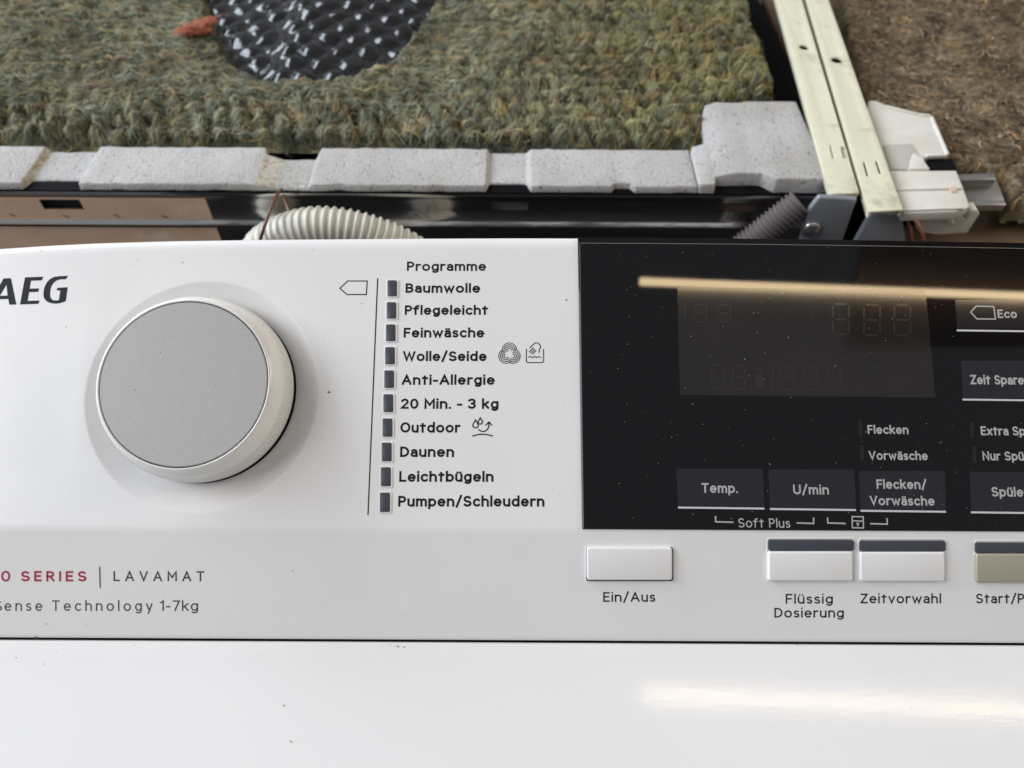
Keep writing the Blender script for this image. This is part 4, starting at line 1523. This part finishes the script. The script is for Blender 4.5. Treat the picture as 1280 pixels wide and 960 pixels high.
mk_bm('lug', plate([hz(1192 + 5 * math.cos(t), 236 + 4 * math.sin(t), PZ + .0019) for t in np.linspace(0, 2 * PI, 14, endpoint=False)], up, .0015, (), .0003, 2), MatB('stained_plastic', (.60, .46, .36, 1), .4).m, pl, True, 40)
ph = -0.012
o4 = [(1140, 268), (1196, 267), (1207, 275), (1213, 263), (1222, 262), (1225, 268), (1209, 292), (1170, 294), (1148, 290)]
mk_bm('hook_tab', plate([hy(x, y, ph) for x, y in o4], Vector((0, -1, 0)), .006, (), .0008, 3), M_PLASTIC, pl, True, 40)
mk_bm('rib_wedge', plate([hy(x, y, ph - .002) for x, y in ((1172, 268), (1184, 268), (1195, 280), (1188, 283))], Vector((0, -1, 0)), .004, (), .0006, 2), M_PLASTIC, pl, True, 40)
al = empty('aluminium_profile', hz(1220, 240, -.006), 'short grey aluminium channel poking out past the white plastic bracket', 'metal profile')
oa = [(1186, 218), (1243, 216), (1258, 256), (1196, 257)]
mk_bm('channel_floor', plate([hz(x, y, -.003) for x, y in oa], up, .002, (), .0004, 2), M_ALU, al, True, 40)
mk_bm('channel_wall', plate([hz(x, y, .0015) for x, y in ((1188, 221), (1244, 219.5), (1245.6, 224), (1190, 226))], up, .0045, (), .0004, 2), M_ALU, al, True, 40)
mk_bm('channel_wall', plate([hz(x, y, .0005) for x, y in ((1194, 251), (1256, 250), (1258, 256), (1196, 257))], up, .0035, (), .0004, 2), M_ALU, al, True, 40)
mk_bm('channel_gap', plate([hz(x, y, .0018) for x, y in ((1160, 199), (1190, 198), (1196, 211), (1163, 212))], up, .003), M_BLACK, al)

# ------------------------------------------------------------------ hoses and wires in the gap
hy_ = -0.024


def hp(x, y):
    return hy(x, y, hy_)


axis = [(318, 345), (330, 312), (355, 296), (385, 287), (415, 286), (450, 292), (485, 304), (515, 320), (545, 345)]
wp = [hp(*p) for p in axis]
# smooth the axis
pts = []
for i in range(len(wp) - 1):
    p0, p1, p2, p3 = wp[max(i - 1, 0)], wp[i], wp[i + 1], wp[min(i + 2, len(wp) - 1)]
    for t in np.linspace(0, 1, 40, endpoint=False):
        pts.append(.5 * ((2 * p1) + (p2 - p0) * t + (2 * p0 - 5 * p1 + 4 * p2 - p3) * t * t + (-p0 + 3 * p1 - 3 * p2 + p3) * t ** 3))
ln = 0
rad = []
for i, p in enumerate(pts):
    if i:
        ln += (p - pts[i - 1]).length
    s_ = (ln / .0030) % 1
    rad.append(.0090 + .0010 * (1 if .25 < s_ < .75 else 0) * smooth(.25, .38, s_) * (1 - smooth(.62, .75, s_)) - .0002)
v, f = tube(pts, rad, 28)
tag(mk('corrugated_hose', v, f, M_HOSE, None, True), 'cream corrugated hose arching up behind the white panel', 'hose')
a, b = hy(1000, 253, -.009), hy(925, 312, -.014)
pts = [a + (b - a) * t for t in np.linspace(0, 1, 150)]
rad = [.0062 + .0006 * math.sin(2 * PI * t * 15) for t in np.linspace(0, 1, 150)]
v, f = tube(pts, rad, 24)
tag(mk('corrugated_hose', v, f, M_HOSEG, None, True), 'dark grey corrugated hose beside the screwed steel bracket', 'hose')
for pp, m_, lb in (([(352, 237, -.001), (346, 243, -.006), (338, 262, -.026), (330, 284, -.032), (322, 312, -.034)], M_COPPER, 'brown wire hooked over the steel strip in front of the cream hose'),
                   ([(354, 244, -.003), (357, 252, -.006), (360, 262, -.010), (361, 290, -.012)], M_COPPER, 'short brown wire end just behind the cream hose'),
                   ([(1127, 258, -.004), (1133, 272, -.012), (1138, 285, -.014), (1142, 312, -.014)], M_REDWIRE, 'reddish wire running down between steel bracket and plastic hook'),
                   ([(1138, 262, -.008), (1146, 276, -.019), (1153, 292, -.020), (1158, 312, -.020)], M_REDWIRE, 'reddish wire crossing in front of the plastic hook')):
    ps = [hy(x, y, d) for x, y, d in pp]
    v, f = tube(ps, .00075, 8)
    tag(mk('wire', v, f, m_, None, True), lb, 'wire')

# ------------------------------------------------------------------ ceiling tube lamp (seen only in reflections)
lamp = empty('tube_lamp', (lampA + lampB) / 2, 'warm fluorescent tube lamp under a wooden board overhead, seen as reflections', 'lamp')
n_ = 24
v, f = tube([lampA + (lampB - lampA) * i / n_ for i in range(n_ + 1)], .0085, 16)
M_TUBE = bpy.data.materials.new('tube_glow')
M_TUBE.use_nodes = True
b_ = M_TUBE.node_tree.nodes['Principled BSDF']
b_.inputs['Base Color'].default_value = (.8, .8, .8, 1)
b_.inputs['Emission Color'].default_value = (1.0, 0.75, 0.44, 1)
b_.inputs['Emission Strength'].default_value = 23
mk('glow_tube', v, f, M_TUBE, lamp, True)
mid = (lampA + lampB) / 2
box('lamp_board', lampA.x + .5, lampB.x + .3, mid.y - .14, mid.y + .14, mid.z + .05, mid.z + .07, M_WOOD, lamp)
